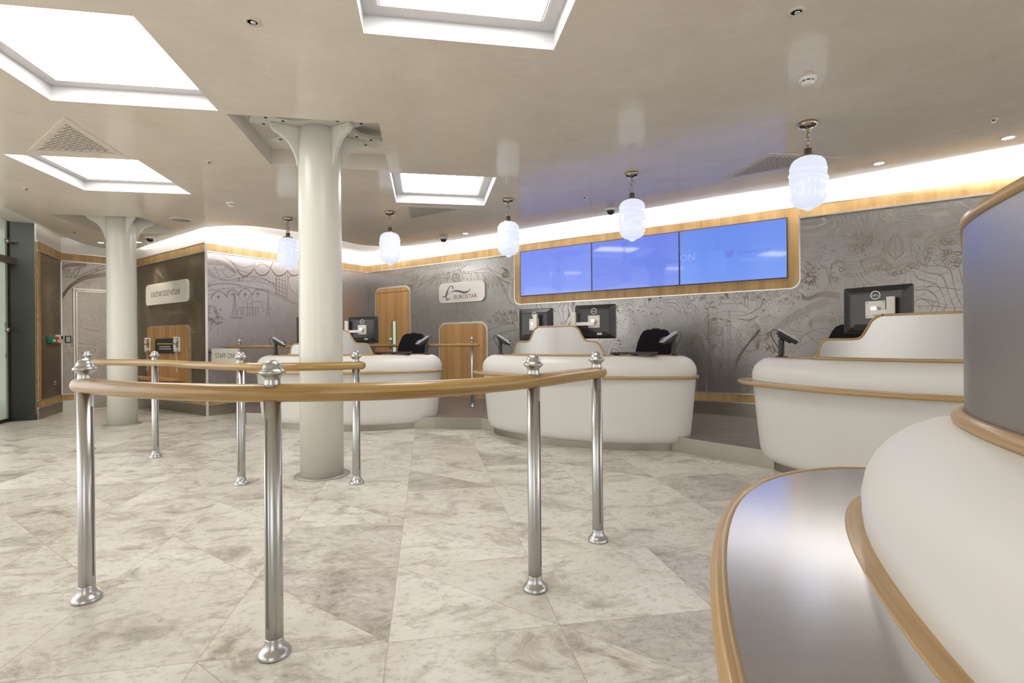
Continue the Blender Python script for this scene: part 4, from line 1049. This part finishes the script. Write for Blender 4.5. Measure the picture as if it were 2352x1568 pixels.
    def cap(o, h): return [W(at_arc(max(-2.2, min(2.2, l + T[k][0] * h)), o), max(zb, z + T[k][1] * h)) for k, (l, z) in enumerate(P2)]
    w_, h0, h1 = .0105, -.006, .009
    r1, r2, r3, r4 = cap(O - .003 + w_, h0), cap(O - .003 + w_, h1), cap(O - .003 - w_, h1), cap(O - .003 - w_, h0)
    mb.strip(r1, r2, True); mb.strip(r2, r3, True); mb.strip(r3, r4, True); mb.strip(r4, r1, True)
    mb.done('screen_capping', M_NOSE, sc_)
    mb = MB(); foot = [W(at_arc(l0 + (l1 - l0) * k / 60, O + .010), ZT + .009) for k in range(61)]
    mb.tube(foot, .0125, 10); mb.done('screen_bead', M_NOSE, sc_)
    return d, n
LOW, HIGH = 1.05, 1.205
def steps(a, b_, c, e): # a..b low left, b..c high, c..e low right
    return [(a, ZT + .012), (a + .035, .94), (a + .05, 1.0), (a + .085, 1.04), (a + .14, LOW), (b_ - .10, LOW), (b_ - .045, 1.065), (b_ - .005, 1.12), (b_ + .03, 1.175), (b_ + .09, HIGH), (b_ + .15, HIGH), (c - .15, HIGH), (c - .09, HIGH), (c - .03, 1.175), (c + .005, 1.12), (c + .045, 1.065), (c + .10, LOW), (e - .14, LOW), (e - .085, 1.04), (e - .05, 1.0), (e - .02, .94), (e, ZT + .012)]
CN = {1: ((-2.10, 6.425), -4), 2: ((0.657, 5.385), -30), 3: ((2.72, 3.37), -52), 4: ((0.757, -0.09), -90)}
FR = {}
FR[1] = counter(*CN[1], 'white counter farthest left, partly behind the front column', steps(-.73, -.39, .20, .48))
FR[2] = counter(*CN[2], 'white counter in the middle, below the blue screens', steps(-.75, -.42, .19, .45))
FR[3] = counter(*CN[3], 'white counter at the right, partly behind the foreground counter', steps(-.68, -.27, .65, 1.0))
FR[4] = counter(*CN[4], 'foreground counter at the lower right corner with wide steel shelf', [(-1.27, ZT + .012), (-1.26, 1.0), (-1.255, 1.12), (-1.24, 1.19), (-1.205, 1.228), (-1.14, 1.245), (-.8, 1.245), (.2, 1.245), (.26, 1.22), (.31, 1.12), (.36, LOW), (.6, LOW), (.66, 1.0), (.70, ZT + .012)], 1.0)
def on_counter(k, s, t_, z=None):
    c = CN[k][0]; d, n = FR[k]; p = Vector((c[0], c[1], 0)) + d * s + n * t_; p.z = ZT + .008 if z is None else z; return p
def on_top(x, y, Y): # a point of a counter top seen at pixel column x, at depth Y
    X, _ = ray(x, y); return Vector((X * Y, Y, ZT + .008))

# ================================================================ MONITORS
def monitor(px_, py_, Y, ang, pole_off, label):
    """seen from the back; ang = direction of the panel's long axis"""
    p = aty(px_, py_, Y); w, h = 0.435, 0.342
    u = Vector((math.cos(R(ang)), math.sin(R(ang)), 0)); nb = Vector((u.y, -u.x, 0))       # nb points out of the back
    if nb.y > 0: nb = -nb
    base = p + u * pole_off + nb * 0.085; base.z = ZT + .008
    t = thing('monitor', label, 'monitor', tuple(base), 0, 'black desk monitors on the counters')
    def W(a, b_, o): return p + u * a + Vector((0, 0, b_)) + nb * o - base
    sgn = 1 if u.cross(Vector((0, 0, 1))).dot(nb) > 0 else -1
    mb = MB()
    rings = [rrect(-w / 2, -h / 2, w / 2, h / 2, .012, 4), rrect(-w / 2, -h / 2, w / 2, h / 2, .012, 4), rrect(-w / 2 + .006, -h / 2 + .006, w / 2 - .006, h / 2 - .006, .012, 4), rrect(-w / 2 + .045, -h / 2 + .04, w / 2 - .045, h / 2 - .04, .015, 4), rrect(-w / 2 + .06, -h / 2 + .055, w / 2 - .06, h / 2 - .055, .015, 4)]
    offs = [-.012, .006, .014, .030, .033]
    V = [[W(a, b_, o) for a, b_ in r] for r, o in zip(rings, offs)]
    mb.face([mb.bm.verts.new(v) for v in V[0]])
    for a, b_ in zip(V, V[1:]): mb.strip(a, b_, False, True)
    mb.face([mb.bm.verts.new(v) for v in V[-1]])
    mb.done('housing', M_BLACKS, t)
    mb = MB(); mb.strip([W(a, b_, -.013) for a, b_ in rings[0]], [W(a * 1.006, b_ * 1.008, .002) for a, b_ in rings[0]], False, True); mb.done('bezel_edge', simple('silver_bezel', (0.35, 0.34, 0.35), 0.35, 0.5), t)
    mb = MB(); mb.prism(rrect(-.14, -.15, .14, -.105, .01, 3), W, .026, .0335); mb.done('port_recess', M_DARK, t)
    mb = MB(); mb.box(W(.06, -.125, .036), (.05, .012, .02), Matrix((tuple(u), tuple(nb), (0, 0, 1))).transposed()); mb.done('port_label', M_GREYT, t)
    # round emblem
    mb = MB(); cy = .105; R1, R2 = .031, .0265
    mb.strip([W(R1 * math.cos(a), cy + R1 * math.sin(a), .035) for a in [k * math.pi / 16 for k in range(33)]], [W(R2 * math.cos(a), cy + R2 * math.sin(a), .035) for a in [k * math.pi / 16 for k in range(33)]], False)
    em = mb.done('emblem', simple('emblem_silver', (0.72, 0.70, 0.66), 0.35, 0.3), t)
    text_mesh('emblem_lettering', 'DELL', M_PLATE, em, lambda a, b_, o: W(sgn * (a - .021), cy - .008 + b_, .0345), .042, .016)
    # mount
    mb = MB(); mb.prism(rrect(-.062, -.062, .062, .062, .006, 3), W, .033, .039); pl = mb.done('mount_plate', M_PLATE, t)
    mb = MB()
    for a in (-.05, .05):
        for b_ in (-.05, .05): mb.prism([(a + .004 * math.cos(k), b_ + .004 * math.sin(k)) for k in [i * .785 for i in range(8)]], W, .039, .0405)
    mb.done('screws', M_BLACK, pl)
    Mx = Matrix((tuple(u), tuple(nb), (0, 0, 1))).transposed()
    mb = MB(); mb.box(W(0, .005, .055), (.036, .034, .03), Mx); mb.lathe([(0, -.01), (.010, -.01), (.010, .01), (0, .01)], W(.02, .005, .06), 10, Mx); mb.done('pivot', M_CHROME, t)
    mb = MB(); a = W(0, -.022, .066); b_ = W(pole_off, -.022, .075)
    if abs(pole_off) > .02:
        c = (a + b_) / 2; L = (b_ - a).length; mb.box(c, (L + .03, .02, .034), Mx, 0)
    else: mb.box(a, (.06, .02, .034), Mx)
    mb.done('arm', M_WHITE, t)
    zt = CAM_H + .30 - base.z
    mb = MB(); mb.box((0, 0, zt / 2), (.045, .026, zt), Mx); mb.box((0, 0, .006), (.09, .07, .012), Mx); mb.done('pole', M_OFFW, t)
    return t
monitor(1231, 745, 5.62, -36, 0.05, 'monitor on the middle counter, left of its stepped steel screen')
monitor(1367, 738.5, 5.22, -30, -0.20, 'monitor on the middle counter, right of its stepped steel screen')
monitor(2015, 711, 3.75, -54, 0.11, 'monitor on the right counter in front of the etched mural')
monitor(835, 757, 6.82, -14, -0.20, 'monitor on the left counter, right of the front column')
monitor(717, 757, 6.78, -8, 0.12, 'monitor on the left counter, almost hidden behind the front column')

# ================================================================ CARD TERMINALS
def terminal(loc, rz, label, first=[None]):
    loc = tuple(loc)
    if first[0]: return dup(first[0], loc, rz, label)
    t = thing('card_terminal', label, 'card reader', loc, rz, 'card payment terminals on black stands')
    mb = MB(); mb.lathe([(0, 0), (.048, 0), (.048, .004), (.03, .009), (.022, .02), (.021, .13), (.018, .15), (0, .15)], (0, 0, 0), 20); mb.done('stand', M_BLACK, t)
    M = Matrix.Rotation(R(33), 3, 'Y'); c = Vector((.045, 0, .163))
    mb = MB(); mb.box(c + M @ Vector((0, 0, -.008)), (.165, .074, .028), M); mb.box(c + M @ Vector((-.01, 0, -.028)), (.11, .05, .02), M); mb.done('cradle', M_BLACK, t, bevel=.005)
    mb = MB(); mb.box(c + M @ Vector((0, 0, .012)), (.185, .08, .016), M); mb.box(c + M @ Vector((.045, 0, .026)), (.05, .074, .016), M); tp = mb.done('handset', M_GREYT, t, bevel=.005)
    mb = MB(); mb.box(c + M @ Vector((-.04, 0, .0205)), (.06, .056, .002), M); mb.done('display', simple('terminal_display', (0.5, 0.52, 0.5), 0.2), tp)
    mb = MB()
    for i in range(4):
        for j in range(3): mb.box(c + M @ Vector((.028 + .013 * i, -.02 + .02 * j, .0345)), (.009, .014, .003), M)
    mb.done('keypad', M_BLACK, tp)
    mb = MB(); mb.tube(catmull([c + M @ Vector((-.085, 0, .005)), c + M @ Vector((-.12, 0, -.012)), c + M @ Vector((-.11, 0, -.055)), Vector((-.03, 0, .09)), Vector((-.018, 0, .07))], 6), .003, 6); mb.done('cable', M_BLACK, t)
    first[0] = t
terminal(on_counter(1, -.93, -.06), 0.1, 'card terminal on the left counter, left of the front column')
terminal(on_counter(1, 1.02, -.08), R(205), 'card terminal on the left counter, beside the black chair')
terminal(on_counter(2, -.955, -.07), R(-15), 'card terminal at the left end of the middle counter')
terminal(on_counter(2, 1.0, -.08), R(185), 'card terminal at the right end of the middle counter')
terminal(on_counter(3, -.955, -.08), R(-20), 'card terminal at the left end of the right counter')

# ================================================================ KEYBOARDS
def keyboard(loc, rz, label, first=[None]):
    if first[0]: return dup(first[0], tuple(loc), rz, label)
    t = thing('keyboard', label, 'keyboard', tuple(loc), rz, 'flat black keyboards on the counter tops')
    M = Matrix.Rotation(R(3), 3, 'X')
    mb = MB(); mb.box((0, 0, .020), (.44, .15, .014), M); mb.done('case', M_BLACK, t, bevel=.004)
    mb = MB()
    for i in range(14):
        for j in range(5): mb.box(Vector((-.19 + .029 * i, -.05 + .025 * j, .028)), (.023, .019, .006), M)
    mb.done('keys', M_BLACKS, t)
    mb = MB()
    for x in (-.18, .0, .18): mb.box((x, .05, .006), (.03, .02, .012)); mb.box((x, -.05, .006), (.03, .02, .012))
    mb.done('feet', M_DARK, t)
    first[0] = t
keyboard(on_counter(2, .66, .08), R(-30), 'flat black keyboard on the middle counter in front of the chair')
keyboard(on_counter(1, .64, .06), R(-4), 'flat black keyboard on the left counter, right of its steel screen')
keyboard(on_counter(1, -.45, .02), R(-4), 'flat black keyboard on the left counter, left of the front column')

# ================================================================ CHAIRS
def chair(loc, rz, label, first=[None]):
    if first[0]: return dup(first[0], loc, rz, label)
    t = thing('office_chair', label, 'chair', loc, rz, 'black office chairs behind the counters')
    # front of the chair faces -y
    def back(a, b_, o): return Vector((a, .20 + .05 * (b_ - .5) + o - .10 * (a / .24) ** 2 * .5, b_))
    mb = MB(); P = []
    rows = [(.50, .20), (.56, .225), (.66, .235), (.78, .225), (.90, .20), (.98, .17), (1.025, .14), (1.045, .10)]
    for o0, sgn in ((-.03, -1), (.03, 1)):
        grid = []
        for z, hw in rows:
            grid.append([mb.bm.verts.new(back(hw * k / 6, z, o0 * (1 - .5 * abs(k / 6) ** 3))) for k in range(-6, 7)])
        for r0, r1 in zip(grid, grid[1:]):
            for k in range(12): mb.face([r0[k], r0[k + 1], r1[k + 1], r1[k]] if sgn < 0 else [r1[k], r1[k + 1], r0[k + 1], r0[k]], None, True)
        P.append(grid)
    A, B = P
    rim = lambda g: [r[0] for r in g] + g[-1][1:] + [r[-1] for r in g[::-1]][1:] + g[0][::-1][1:-1]
    ra, rb = rim(A), rim(B)
    for k in range(len(ra)): mb.face([ra[k], ra[(k + 1) % len(ra)], rb[(k + 1) % len(ra)], rb[k]], None, True)
    mb.done('backrest', M_FABRIC, t)
    mb = MB(); mb.box((0, .225, 1.045), (.085, .04, .03)); mb.done('back_handle', M_BLACK, t, bevel=.008)
    mb = MB(); mb.prism(rrect(-.235, -.24, .235, .22, .08, 5), lambda a, b_, o: Vector((a, b_, o)), .42, .50); mb.done('seat', M_FABRIC, t, bevel=.02)
    mb = MB(); mb.box((0, .235, .46), (.06, .02, .22)); mb.box((0, .12, .405), (.06, .26, .02)); mb.done('back_bracket', M_BLACK, t)
    mb = MB(); mb.lathe([(0, .07), (.03, .07), (.03, .22), (.018, .22), (.018, .41), (0, .41)], (0, 0, 0), 16); mb.done('gas_column', M_BLACK, t)
    for k in range(5):
        a = k * 2 * math.pi / 5; M = Matrix.Rotation(a, 3, 'Z')
        mb = MB(); mb.tube([M @ Vector((.02, 0, .09)), M @ Vector((.14, 0, .08)), M @ Vector((.28, 0, .065))], [.022, .018, .014], 8); lg = mb.done('leg', M_BLACK, t)
        mb = MB(); mb.lathe([(0, -.012), (.028, -.012), (.028, .012), (0, .012)], M @ Vector((.28, 0, .028)), 14, Matrix.Rotation(a, 3, 'Z') @ Matrix.Rotation(R(90), 3, 'X')); mb.done('castor', M_BLACK, lg)
    first[0] = t
def chair_at(x, Y, rz, label): X, _ = ray(x, 780); chair((X * Y, Y, PLAT), rz, label)
chair_at(937, 7.06, R(170 - 180), 'black office chair behind the left counter')
chair_at(1495, 5.78, R(-30), 'black office chair behind the middle counter')
chair_at(1930, 4.42, R(-60), 'black office chair behind the right counter, beside the monitor')

# ================================================================ SCREENS
e = [W1.px(1197.5, 600)[0], W1.px(1361.3, 600)[0], W1.px(1562.2, 600)[0], W1.px(1809.8, 600)[0]]
ztop = (W1.px(1196.3, 578.3)[1] + W1.px(1809.4, 500.5)[1]) / 2; zbot = (W1.px(1197.2, 681)[1] + W1.px(1810.6, 638.5)[1]) / 2
cols = [((0.165, 0.24, 0.68), (0.12, 0.185, 0.64)), ((0.135, 0.205, 0.64), (0.10, 0.16, 0.60)), ((0.12, 0.235, 0.67), (0.09, 0.185, 0.61))]
names = ['left blue wall screen beside the third pendant lamp', 'middle blue wall screen of the row of three', 'right blue wall screen showing a small bird and lettering']
SCR = []
for k in range(3):
    a, b_ = e[k], e[k + 1]; m_ = W1.w((a + b_) / 2, (ztop + zbot) / 2, 0.02)
    t = thing('wall_screen', names[k], 'screen', tuple(m_), 0, 'blue video wall screens')
    f = lambda x, y, o, m_=m_: W1.w(x, y, o) - m_
    mb = MB(); mb.prism([(a, zbot), (b_, zbot), (b_, ztop), (a, ztop)], f, 0.0202, 0.034); mb.done('bezel', M_BLACK, t)
    g = .009
    mb = MB(); vs = [mb.bm.verts.new(f(x, y, .0348)) for x, y in ((a + g, zbot + g), (b_ - g, zbot + g), (b_ - g, ztop - g), (a + g, ztop - g))]
    mb.face(vs, [(0, 0), (1, 0), (1, 1), (0, 1)]); mb.done('display', m_screen('blue_display_%s' % 'abc'[k], *cols[k]), t)
    SCR.append((t, f))
t, f = SCR[2]
M_SCRTXT = simple('screen_print', (0.01, 0.01, 0.02), 0.3, emit=(0.085, 0.14, 0.55), es=1.0); M_SCRTXT2 = simple('screen_print_pale', (0.01, 0.01, 0.02), 0.3, emit=(0.20, 0.31, 0.70), es=1.0)
bird = [(315, 430), (350, 462), (410, 470), (432, 466), (445, 425), (475, 398), (510, 396), (530, 408), (568, 398), (548, 425), (552, 450), (535, 510), (500, 560), (450, 600), (400, 608), (340, 608), (310, 598), (350, 592), (375, 577), (340, 550), (345, 535), (318, 500), (330, 490)]
bp = [W1.px(1640 + x / 11.76, 540 + y / 11.76) for x, y in bird]
mb = MB(); V3 = [Vector((p[0], p[1], 0)) for p in bp]; vs = [mb.bm.verts.new(f(p[0], p[1], .0354)) for p in bp]
for q in tessellate_polygon([V3]): mb.face([vs[k] for k in q])
mb.done('bird_emblem', M_SCRTXT, t)
b0 = W1.px(1640 + 620 / 11.76, 540 + 525 / 11.76); b1 = W1.px(1640 + 1580 / 11.76, 540 + 450 / 11.76)
hh = W1.px(1640 + 700 / 11.76, 540 + 395 / 11.76)[1] - W1.px(1640 + 700 / 11.76, 540 + 535 / 11.76)[1]
text_mesh('screen_lettering', '@eurostar', M_SCRTXT, t, lambda a, b_, o: f(b0[0] + a, (b0[1] + b1[1]) / 2 - .01 + b_, .0354), b1[0] - b0[0], hh * 1.05)
n0 = W1.px(1566, 601); n1 = W1.px(1599, 598)
text_mesh('screen_lettering', 'ON', M_SCRTXT2, t, lambda a, b_, o: f(e[2] + .012 + a, n1[1] + b_, .0354), n1[0] - e[2] - .02, .085)

# ================================================================ WALL SIGNS
def sign_board(W, x0, y0a, x1, y0b, zc_px, label, name, r, mat, thick=.025, gap=0.022):
    u0 = W.px(x0, y0a)[0]; u1 = W.px(x1, y0b)[0]; return u0, u1
# company sign on the back wall
u0, u1 = W1.px(1010.5, 670)[0], W1.px(1115.5, 670)[0]; z1 = (W1.px(1030, 651)[1] + W1.px(1100, 643.5)[1]) / 2; z0 = (W1.px(1025, 697)[1] + W1.px(1100, 691.5)[1]) / 2
m_ = W1.w((u0 + u1) / 2, (z0 + z1) / 2, 0)
t = thing('company_sign', 'pale rounded wall sign with a dark swirl logo above the low oak panel', 'sign', tuple(m_))
f = lambda a, b_, o: W1.w(a, b_, o) - m_
mb = MB(); mb.prism(rrect(u0, z0, u1, z1, .095, 8), f, .0, .03); mb.done('board', M_SIGN, t, bevel=.004)
def lp(x, y): return W1.px(990 + x / 15.68, 620 + y / 15.68)
def sw(pts, w, mat, o):
    q = catmull([(*lp(x, y), 0) for x, y in pts], 8); n = len(q); ws = []
    for i in range(n):
        g = i / (n - 1) * (len(w) - 1); k = int(min(g, len(w) - 2)); ws.append((w[k] + (w[k + 1] - w[k]) * (g - k)) / 1000)
    mb = MB(); stroke(mb, [(p.x, p.y) for p in q], ws, f, o); return mb
sw([(835, 700), (835, 640), (800, 590), (750, 580), (690, 630), (640, 720), (600, 830), (580, 920), (585, 1000), (620, 1060), (680, 1050), (740, 1010)], [22, 26, 20, 14, 10, 12, 26, 30, 28, 34, 22, 4], M_INK2, .0306).done('logo_swirl', M_INK2, t)
sw([(640, 690), (620, 780), (595, 880), (590, 970)], [4, 16, 18, 6], M_INK, .031).done('logo_swirl', M_INK, t)
sw([(760, 600), (700, 650), (660, 740), (640, 850), (632, 960)], [4, 10, 14, 16, 4], M_INK2, .031).done('logo_swirl', M_INK2, t)
sw([(455, 970), (520, 962), (590, 930), (660, 880), (740, 815), (840, 770), (940, 752), (1060, 770), (1160, 800), (1260, 810), (1360, 780), (1430, 720), (1495, 645)], [14, 14, 12, 6, 8, 16, 30, 30, 34, 36, 30, 14, 3], M_INK2, .0308).done('logo_wave', M_INK2, t)
sw([(860, 765), (960, 758), (1080, 772), (1180, 810), (1280, 822), (1380, 780)], [4, 12, 14, 14, 10, 3], M_INK, .0312).done('logo_wave', M_INK, t)
sw([(455, 972), (500, 966), (560, 952)], [14, 16, 6], M_INK, .0314).done('logo_wave', M_INK, t)
a0 = lp(878, 1050); a1 = lp(1700, 990); hh = lp(1230, 890)[1] - lp(1230, 1030)[1]
text_mesh('sign_lettering', 'EUROSTAR', M_INK, t, lambda a, b_, o: f(a0[0] + a, (a0[1] + a1[1]) / 2 + b_, .0308), a1[0] - a0[0], hh)
a2 = lp(1712, 868); text_mesh('sign_lettering', 'TM', M_INK3, t, lambda a, b_, o: f(a2[0] + a, a2[1] + b_, .0308), .022, .010)
# hotline sign on the phone wall
u0, u1 = W3.px(340, 670)[0], W3.px(436, 670)[0]; z1 = (W3.px(350, 654.5)[1] + W3.px(428, 641)[1]) / 2; z0 = (W3.px(350, 702)[1] + W3.px(428, 692.5)[1]) / 2
m_ = W3.w((u0 + u1) / 2, (z0 + z1) / 2, 0)
t = thing('hotline_sign', 'bright rounded metal sign above the wall phones', 'sign', tuple(m_))
f = lambda a, b_, o: W3.w(a, b_, o) - m_
mb = MB(); mb.prism(rrect(u0, z0, u1, z1, .07, 8), f, .0, .035); mb.done('board', M_SIGNW, t, bevel=.005)
ua, ub = W3.px(352.3, 675)[0], W3.px(419, 670)[0]
text_mesh('sign_lettering', 'EUROSTAR TICKET HOTLINE', simple('sign_ink_brown', (0.12, 0.085, 0.05), 0.5), t, lambda a, b_, o: f(ua + a, (z0 + z1) / 2 - .045 + b_, .0358), ub - ua, .085)
# staff only sign: a blade hung between the wall corner and the platform
SA = aty(486, 816, 7.50); SB = aty(546.5, 818, 7.12)
WS = Wall((SA.x, SA.y), (SB.x, SB.y)); zt_ = .995; zb_ = .70
m_ = WS.w(WS.L / 2, zb_, 0)
t = thing('staff_sign', 'grey staff only sign panel beside the wall corner, left of the slim rail', 'sign', tuple(m_))
f = lambda a, b_, o: WS.w(a, b_, o) - m_
mb = MB(); mb.prism([(0, zb_), (WS.L, zb_), (WS.L, zt_), (0, zt_)], f, -.03, 0.0); mb.done('panel', M_SIGNG, t)
mb = MB(); mb.prism([(-.02, zb_), (0.0, zb_), (0.0, zt_ - .005), (-.02, zt_ - .005)], f, -.05, -.012); mb.box(f(-.04, zt_ - .06, -.03), (.09, .03, .02)); mb.box(f(-.04, zb_ + .06, -.03), (.09, .03, .02)); mb.done('hinge_edge', M_DARK, t)
ua = (495 - 486) / 60.5 * WS.L
text_mesh('sign_lettering', 'STAFF ONLY', simple('sign_ink_dark', (0.10, 0.08, 0.06), 0.5), t, lambda a, b_, o: f(ua + a, .855 + b_, .001), (548.5 - 494.6) / 60.5 * WS.L, .072)

# ================================================================ PHONE PANEL
u0, u1 = W3.px(342, 800)[0], W3.px(437, 800)[0]; z1 = (W3.px(350, 752)[1] + W3.px(428, 746.5)[1]) / 2
m_ = W3.w((u0 + u1) / 2, .30, 0)
t = thing('phone_station', 'oak backboard with a small shelf below the hotline sign', 'phone station', tuple(m_))
f = lambda a, b_, o: W3.w(a, b_, o) - m_
mb = MB(); mb.prism(rrect(u0, .285, u1, z1, .07, 6, (0, 0, 1, 1)), f, .012, .03); mb.done('board', M_DOORW, t)
mb = MB(); q = rrect(u0 - .012, .285, u1 + .012, z1 + .012, .08, 6, (0, 0, 1, 1)); mb.prism(q, f, .0, .012); mb.done('edge_trim', M_TRIM, t)
zsh = .53
mb = MB(); ul = W3.px(330, 870)[0] - .05; ur = W3.px(427, 873)[0]
sh = [(ul, .03)] + [(ul + (ur - ul) * (0.5 - .5 * math.cos(k / 14 * math.pi)), .03 + .26 * math.sin(k / 14 * math.pi) ** .7) for k in range(1, 14)] + [(ur, .03)]
mb.prism(sh, lambda a, b_, o: W3.w(a, zsh + o, b_) - m_, -.03, 0.0); mb.done('shelf', M_DOORW, t)
def phone(x, yc, label, cord):
    u, z = W3.px(x, yc); m_ = W3.w(u, z, .03)
    t = thing('wall_phone', label, 'phone', tuple(m_), 0, 'white wall phones on the oak panel')
    f = lambda a, b_, o: W3.u * a + Vector((0, 0, b_)) + W3.n * o
    mb = MB(); mb.prism(rrect(-.05, -.115, .05, .115, .03, 5), f, .0, .025); mb.done('cradle', M_OFFW, t, bevel=.006)
    mb = MB()
    prof = [(-.120, .030), (-.105, .046), (-.08, .044), (-.045, .028), (.045, .028), (.08, .044), (.105, .046), (.120, .030)]
    path = catmull([f(0, z_, .045 + (.016 if abs(z_) < .06 else 0)) for z_, r in prof], 4); rr = []
    for i in range(len(path)):
        g = i / (len(path) - 1) * (len(prof) - 1); k = int(min(g, len(prof) - 2)); rr.append((prof[k][1] + (prof[k + 1][1] - prof[k][1]) * (g - k)) * .8)
    mb.tube(path, rr, 12); mb.done('handset', M_OFFW, t)
    mb = MB(); mb.prism(rrect(-.02, -.05, .02, .05, .008, 3), f, .025, .028); mb.done('cradle_recess', simple('recess_brown', (0.30, 0.2, 0.1), 0.5), t)
    mb = MB(); P = []
    for k in range(90):
        a = k * .9; z_ = -.112 - k * .0036; P.append(f(.012 * math.cos(a) + .02 * math.sin(k / 40), z_, .045 + .012 * math.sin(a)))
    mb.tube(P, .004, 5); mb.done('coiled_cord', M_OFFW, t)
phone(349, 792, 'white wall phone at the left of the black notice', True)
phone(416.5, 791, 'white wall phone at the right of the black notice', True)
u0, u1 = W3.px(363.5, 793)[0], W3.px(409, 793)[0]; z1 = W3.px(386, 777)[1]; z0 = W3.px(386, 811)[1]; m_ = W3.w((u0 + u1) / 2, (z0 + z1) / 2, .03)
t = thing('phone_notice', 'black rounded notice with yellow and white lines between the two phones', 'notice', tuple(m_))
f = lambda a, b_, o: W3.w(a, b_, o) - m_
mb = MB(); mb.prism(rrect(u0, z0, u1, z1, .05, 6), f, .03, .045); mb.done('plate', simple('notice_black', (0.012, 0.012, 0.02), 0.4), t)
rnd = random.Random(5)
for yy, x0, x1, mt, nm in ((789.5, 368.5, 404, M_YEL, 'print_line'), (796, 373.5, 398.5, M_WHITE, 'print_line'), (800.8, 372.5, 400, M_WHITE, 'print_line')):
    ua, zz = W3.px(x0, yy); ub = W3.px(x1, yy)[0]; mb = MB(); x = ua
    while x < ub:
        w_ = rnd.uniform(.012, .05); mb.prism([(x, zz - .007), (min(ub, x + w_), zz - .007), (min(ub, x + w_), zz + .007), (x, zz + .007)], f, .045, .0462); x += w_ + .010
    mb.done(nm, mt, t)

# ================================================================ SMALL WALL DEVICES
def device(W, x0, y0, x1, y1, depth, mat, name, label, cat, extra=None):
    u0, zt_ = W.px(x0, y0); u1, zb_ = W.px(x1, y1)
    zt_ = W.px((x0 + x1) / 2, y0)[1]; zb_ = W.px((x0 + x1) / 2, y1)[1]
    m_ = W.w((u0 + u1) / 2, (zt_ + zb_) / 2, .0)
    t = thing(name, label, cat, tuple(m_)); f = lambda a, b_, o: W.w(a, b_, o) - m_
    mb = MB(); mb.prism(rrect(u0, zb_, u1, zt_, min(u1 - u0, zt_ - zb_) * .12, 4), f, .0, depth); mb.done('housing', mat, t, bevel=.006)
    if extra:
        for nm, fx0, fy0, fx1, fy1, mt in extra:
            mb = MB(); mb.prism([(u0 + (u1 - u0) * fx0, zb_ + (zt_ - zb_) * fy0), (u0 + (u1 - u0) * fx1, zb_ + (zt_ - zb_) * fy0), (u0 + (u1 - u0) * fx1, zb_ + (zt_ - zb_) * fy1), (u0 + (u1 - u0) * fx0, zb_ + (zt_ - zb_) * fy1)], f, depth - .001, depth + .003); mb.done(nm, mt, t)
    return t
device(W5, 107, 773.5, 117.3, 788, .06, M_GREEN, 'door_release', 'green call point box on the narrow etched panel at the far left', 'alarm', [('window', .3, .25, .8, .6, M_OFFW)])
device(W5, 118, 774, 125.5, 789, .06, M_RED, 'fire_alarm_point', 'red fire call point between the green and the white box', 'alarm', [('window', .25, .25, .75, .6, M_OFFW)])
device(W5, 126.5, 769, 136.3, 788, .05, M_OFFW, 'alarm_box', 'white box with a dark window beside the red call point', 'alarm', [('window', .45, .5, .9, .85, M_BLACK)])
device(W4, 149, 771, 163, 787.5, .03, M_BLACK, 'card_reader', 'grey card reader in a black frame left of the pale door frame', 'card reader', [('reader_face', .16, .14, .84, .86, simple('reader_face', (0.45, 0.43, 0.45), 0.4))])
device(W5, 119.8, 874, 128.2, 884, .012, simple('socket_plate', (0.10, 0.085, 0.07), 0.5), 'wall_socket', 'small socket plate low on the narrow etched panel', 'socket', [('contact', .1, .1, .3, .35, M_OFFW), ('contact', .6, .1, .85, .35, M_OFFW), ('contact', .2, .65, .4, .9, M_OFFW), ('contact', .6, .65, .8, .9, M_OFFW)])

# ================================================================ COVE LIGHTING (lamps lying on the edge of the ceiling, facing the walls)
E2 = [Vector((x, y, 0)) for x, y in edge_s if True]
for a, b_ in zip(E2, E2[1:]):
    if a.x < -6.0 or a.x > 9.0 or b_.x < -6.26: continue
    d = b_ - a; L = d.length
    if L < .05: continue
    d.normalize(); nv = Vector((-d.y, d.x, 0)); c = (a + b_) / 2
    if nv.dot(c - Vector((0.5, 2.0, 0))) < 0: nv = -nv
    ld = bpy.data.lights.new('cove_strip', 'AREA'); ld.shape = 'RECTANGLE'; ld.size = L; ld.size_y = 0.03; ld.energy = COVE_W * L * (0.6 if (-4.3 < c.x < -2.6 and c.y < 8.5) else 1.0); ld.color = (1.0, 0.985, 0.965)
    o = bpy.data.objects.new('cove_strip', ld); COL.objects.link(o)
    zax = -(nv + Vector((0, 0, 0.45))).normalized(); xax = d; yax = zax.cross(xax)
    o.matrix_world = Matrix.Translation(c - nv * 0.05 + Vector((0, 0, CEIL + 0.045))) @ Matrix((tuple(xax), tuple(yax), tuple(zax))).transposed().to_4x4()
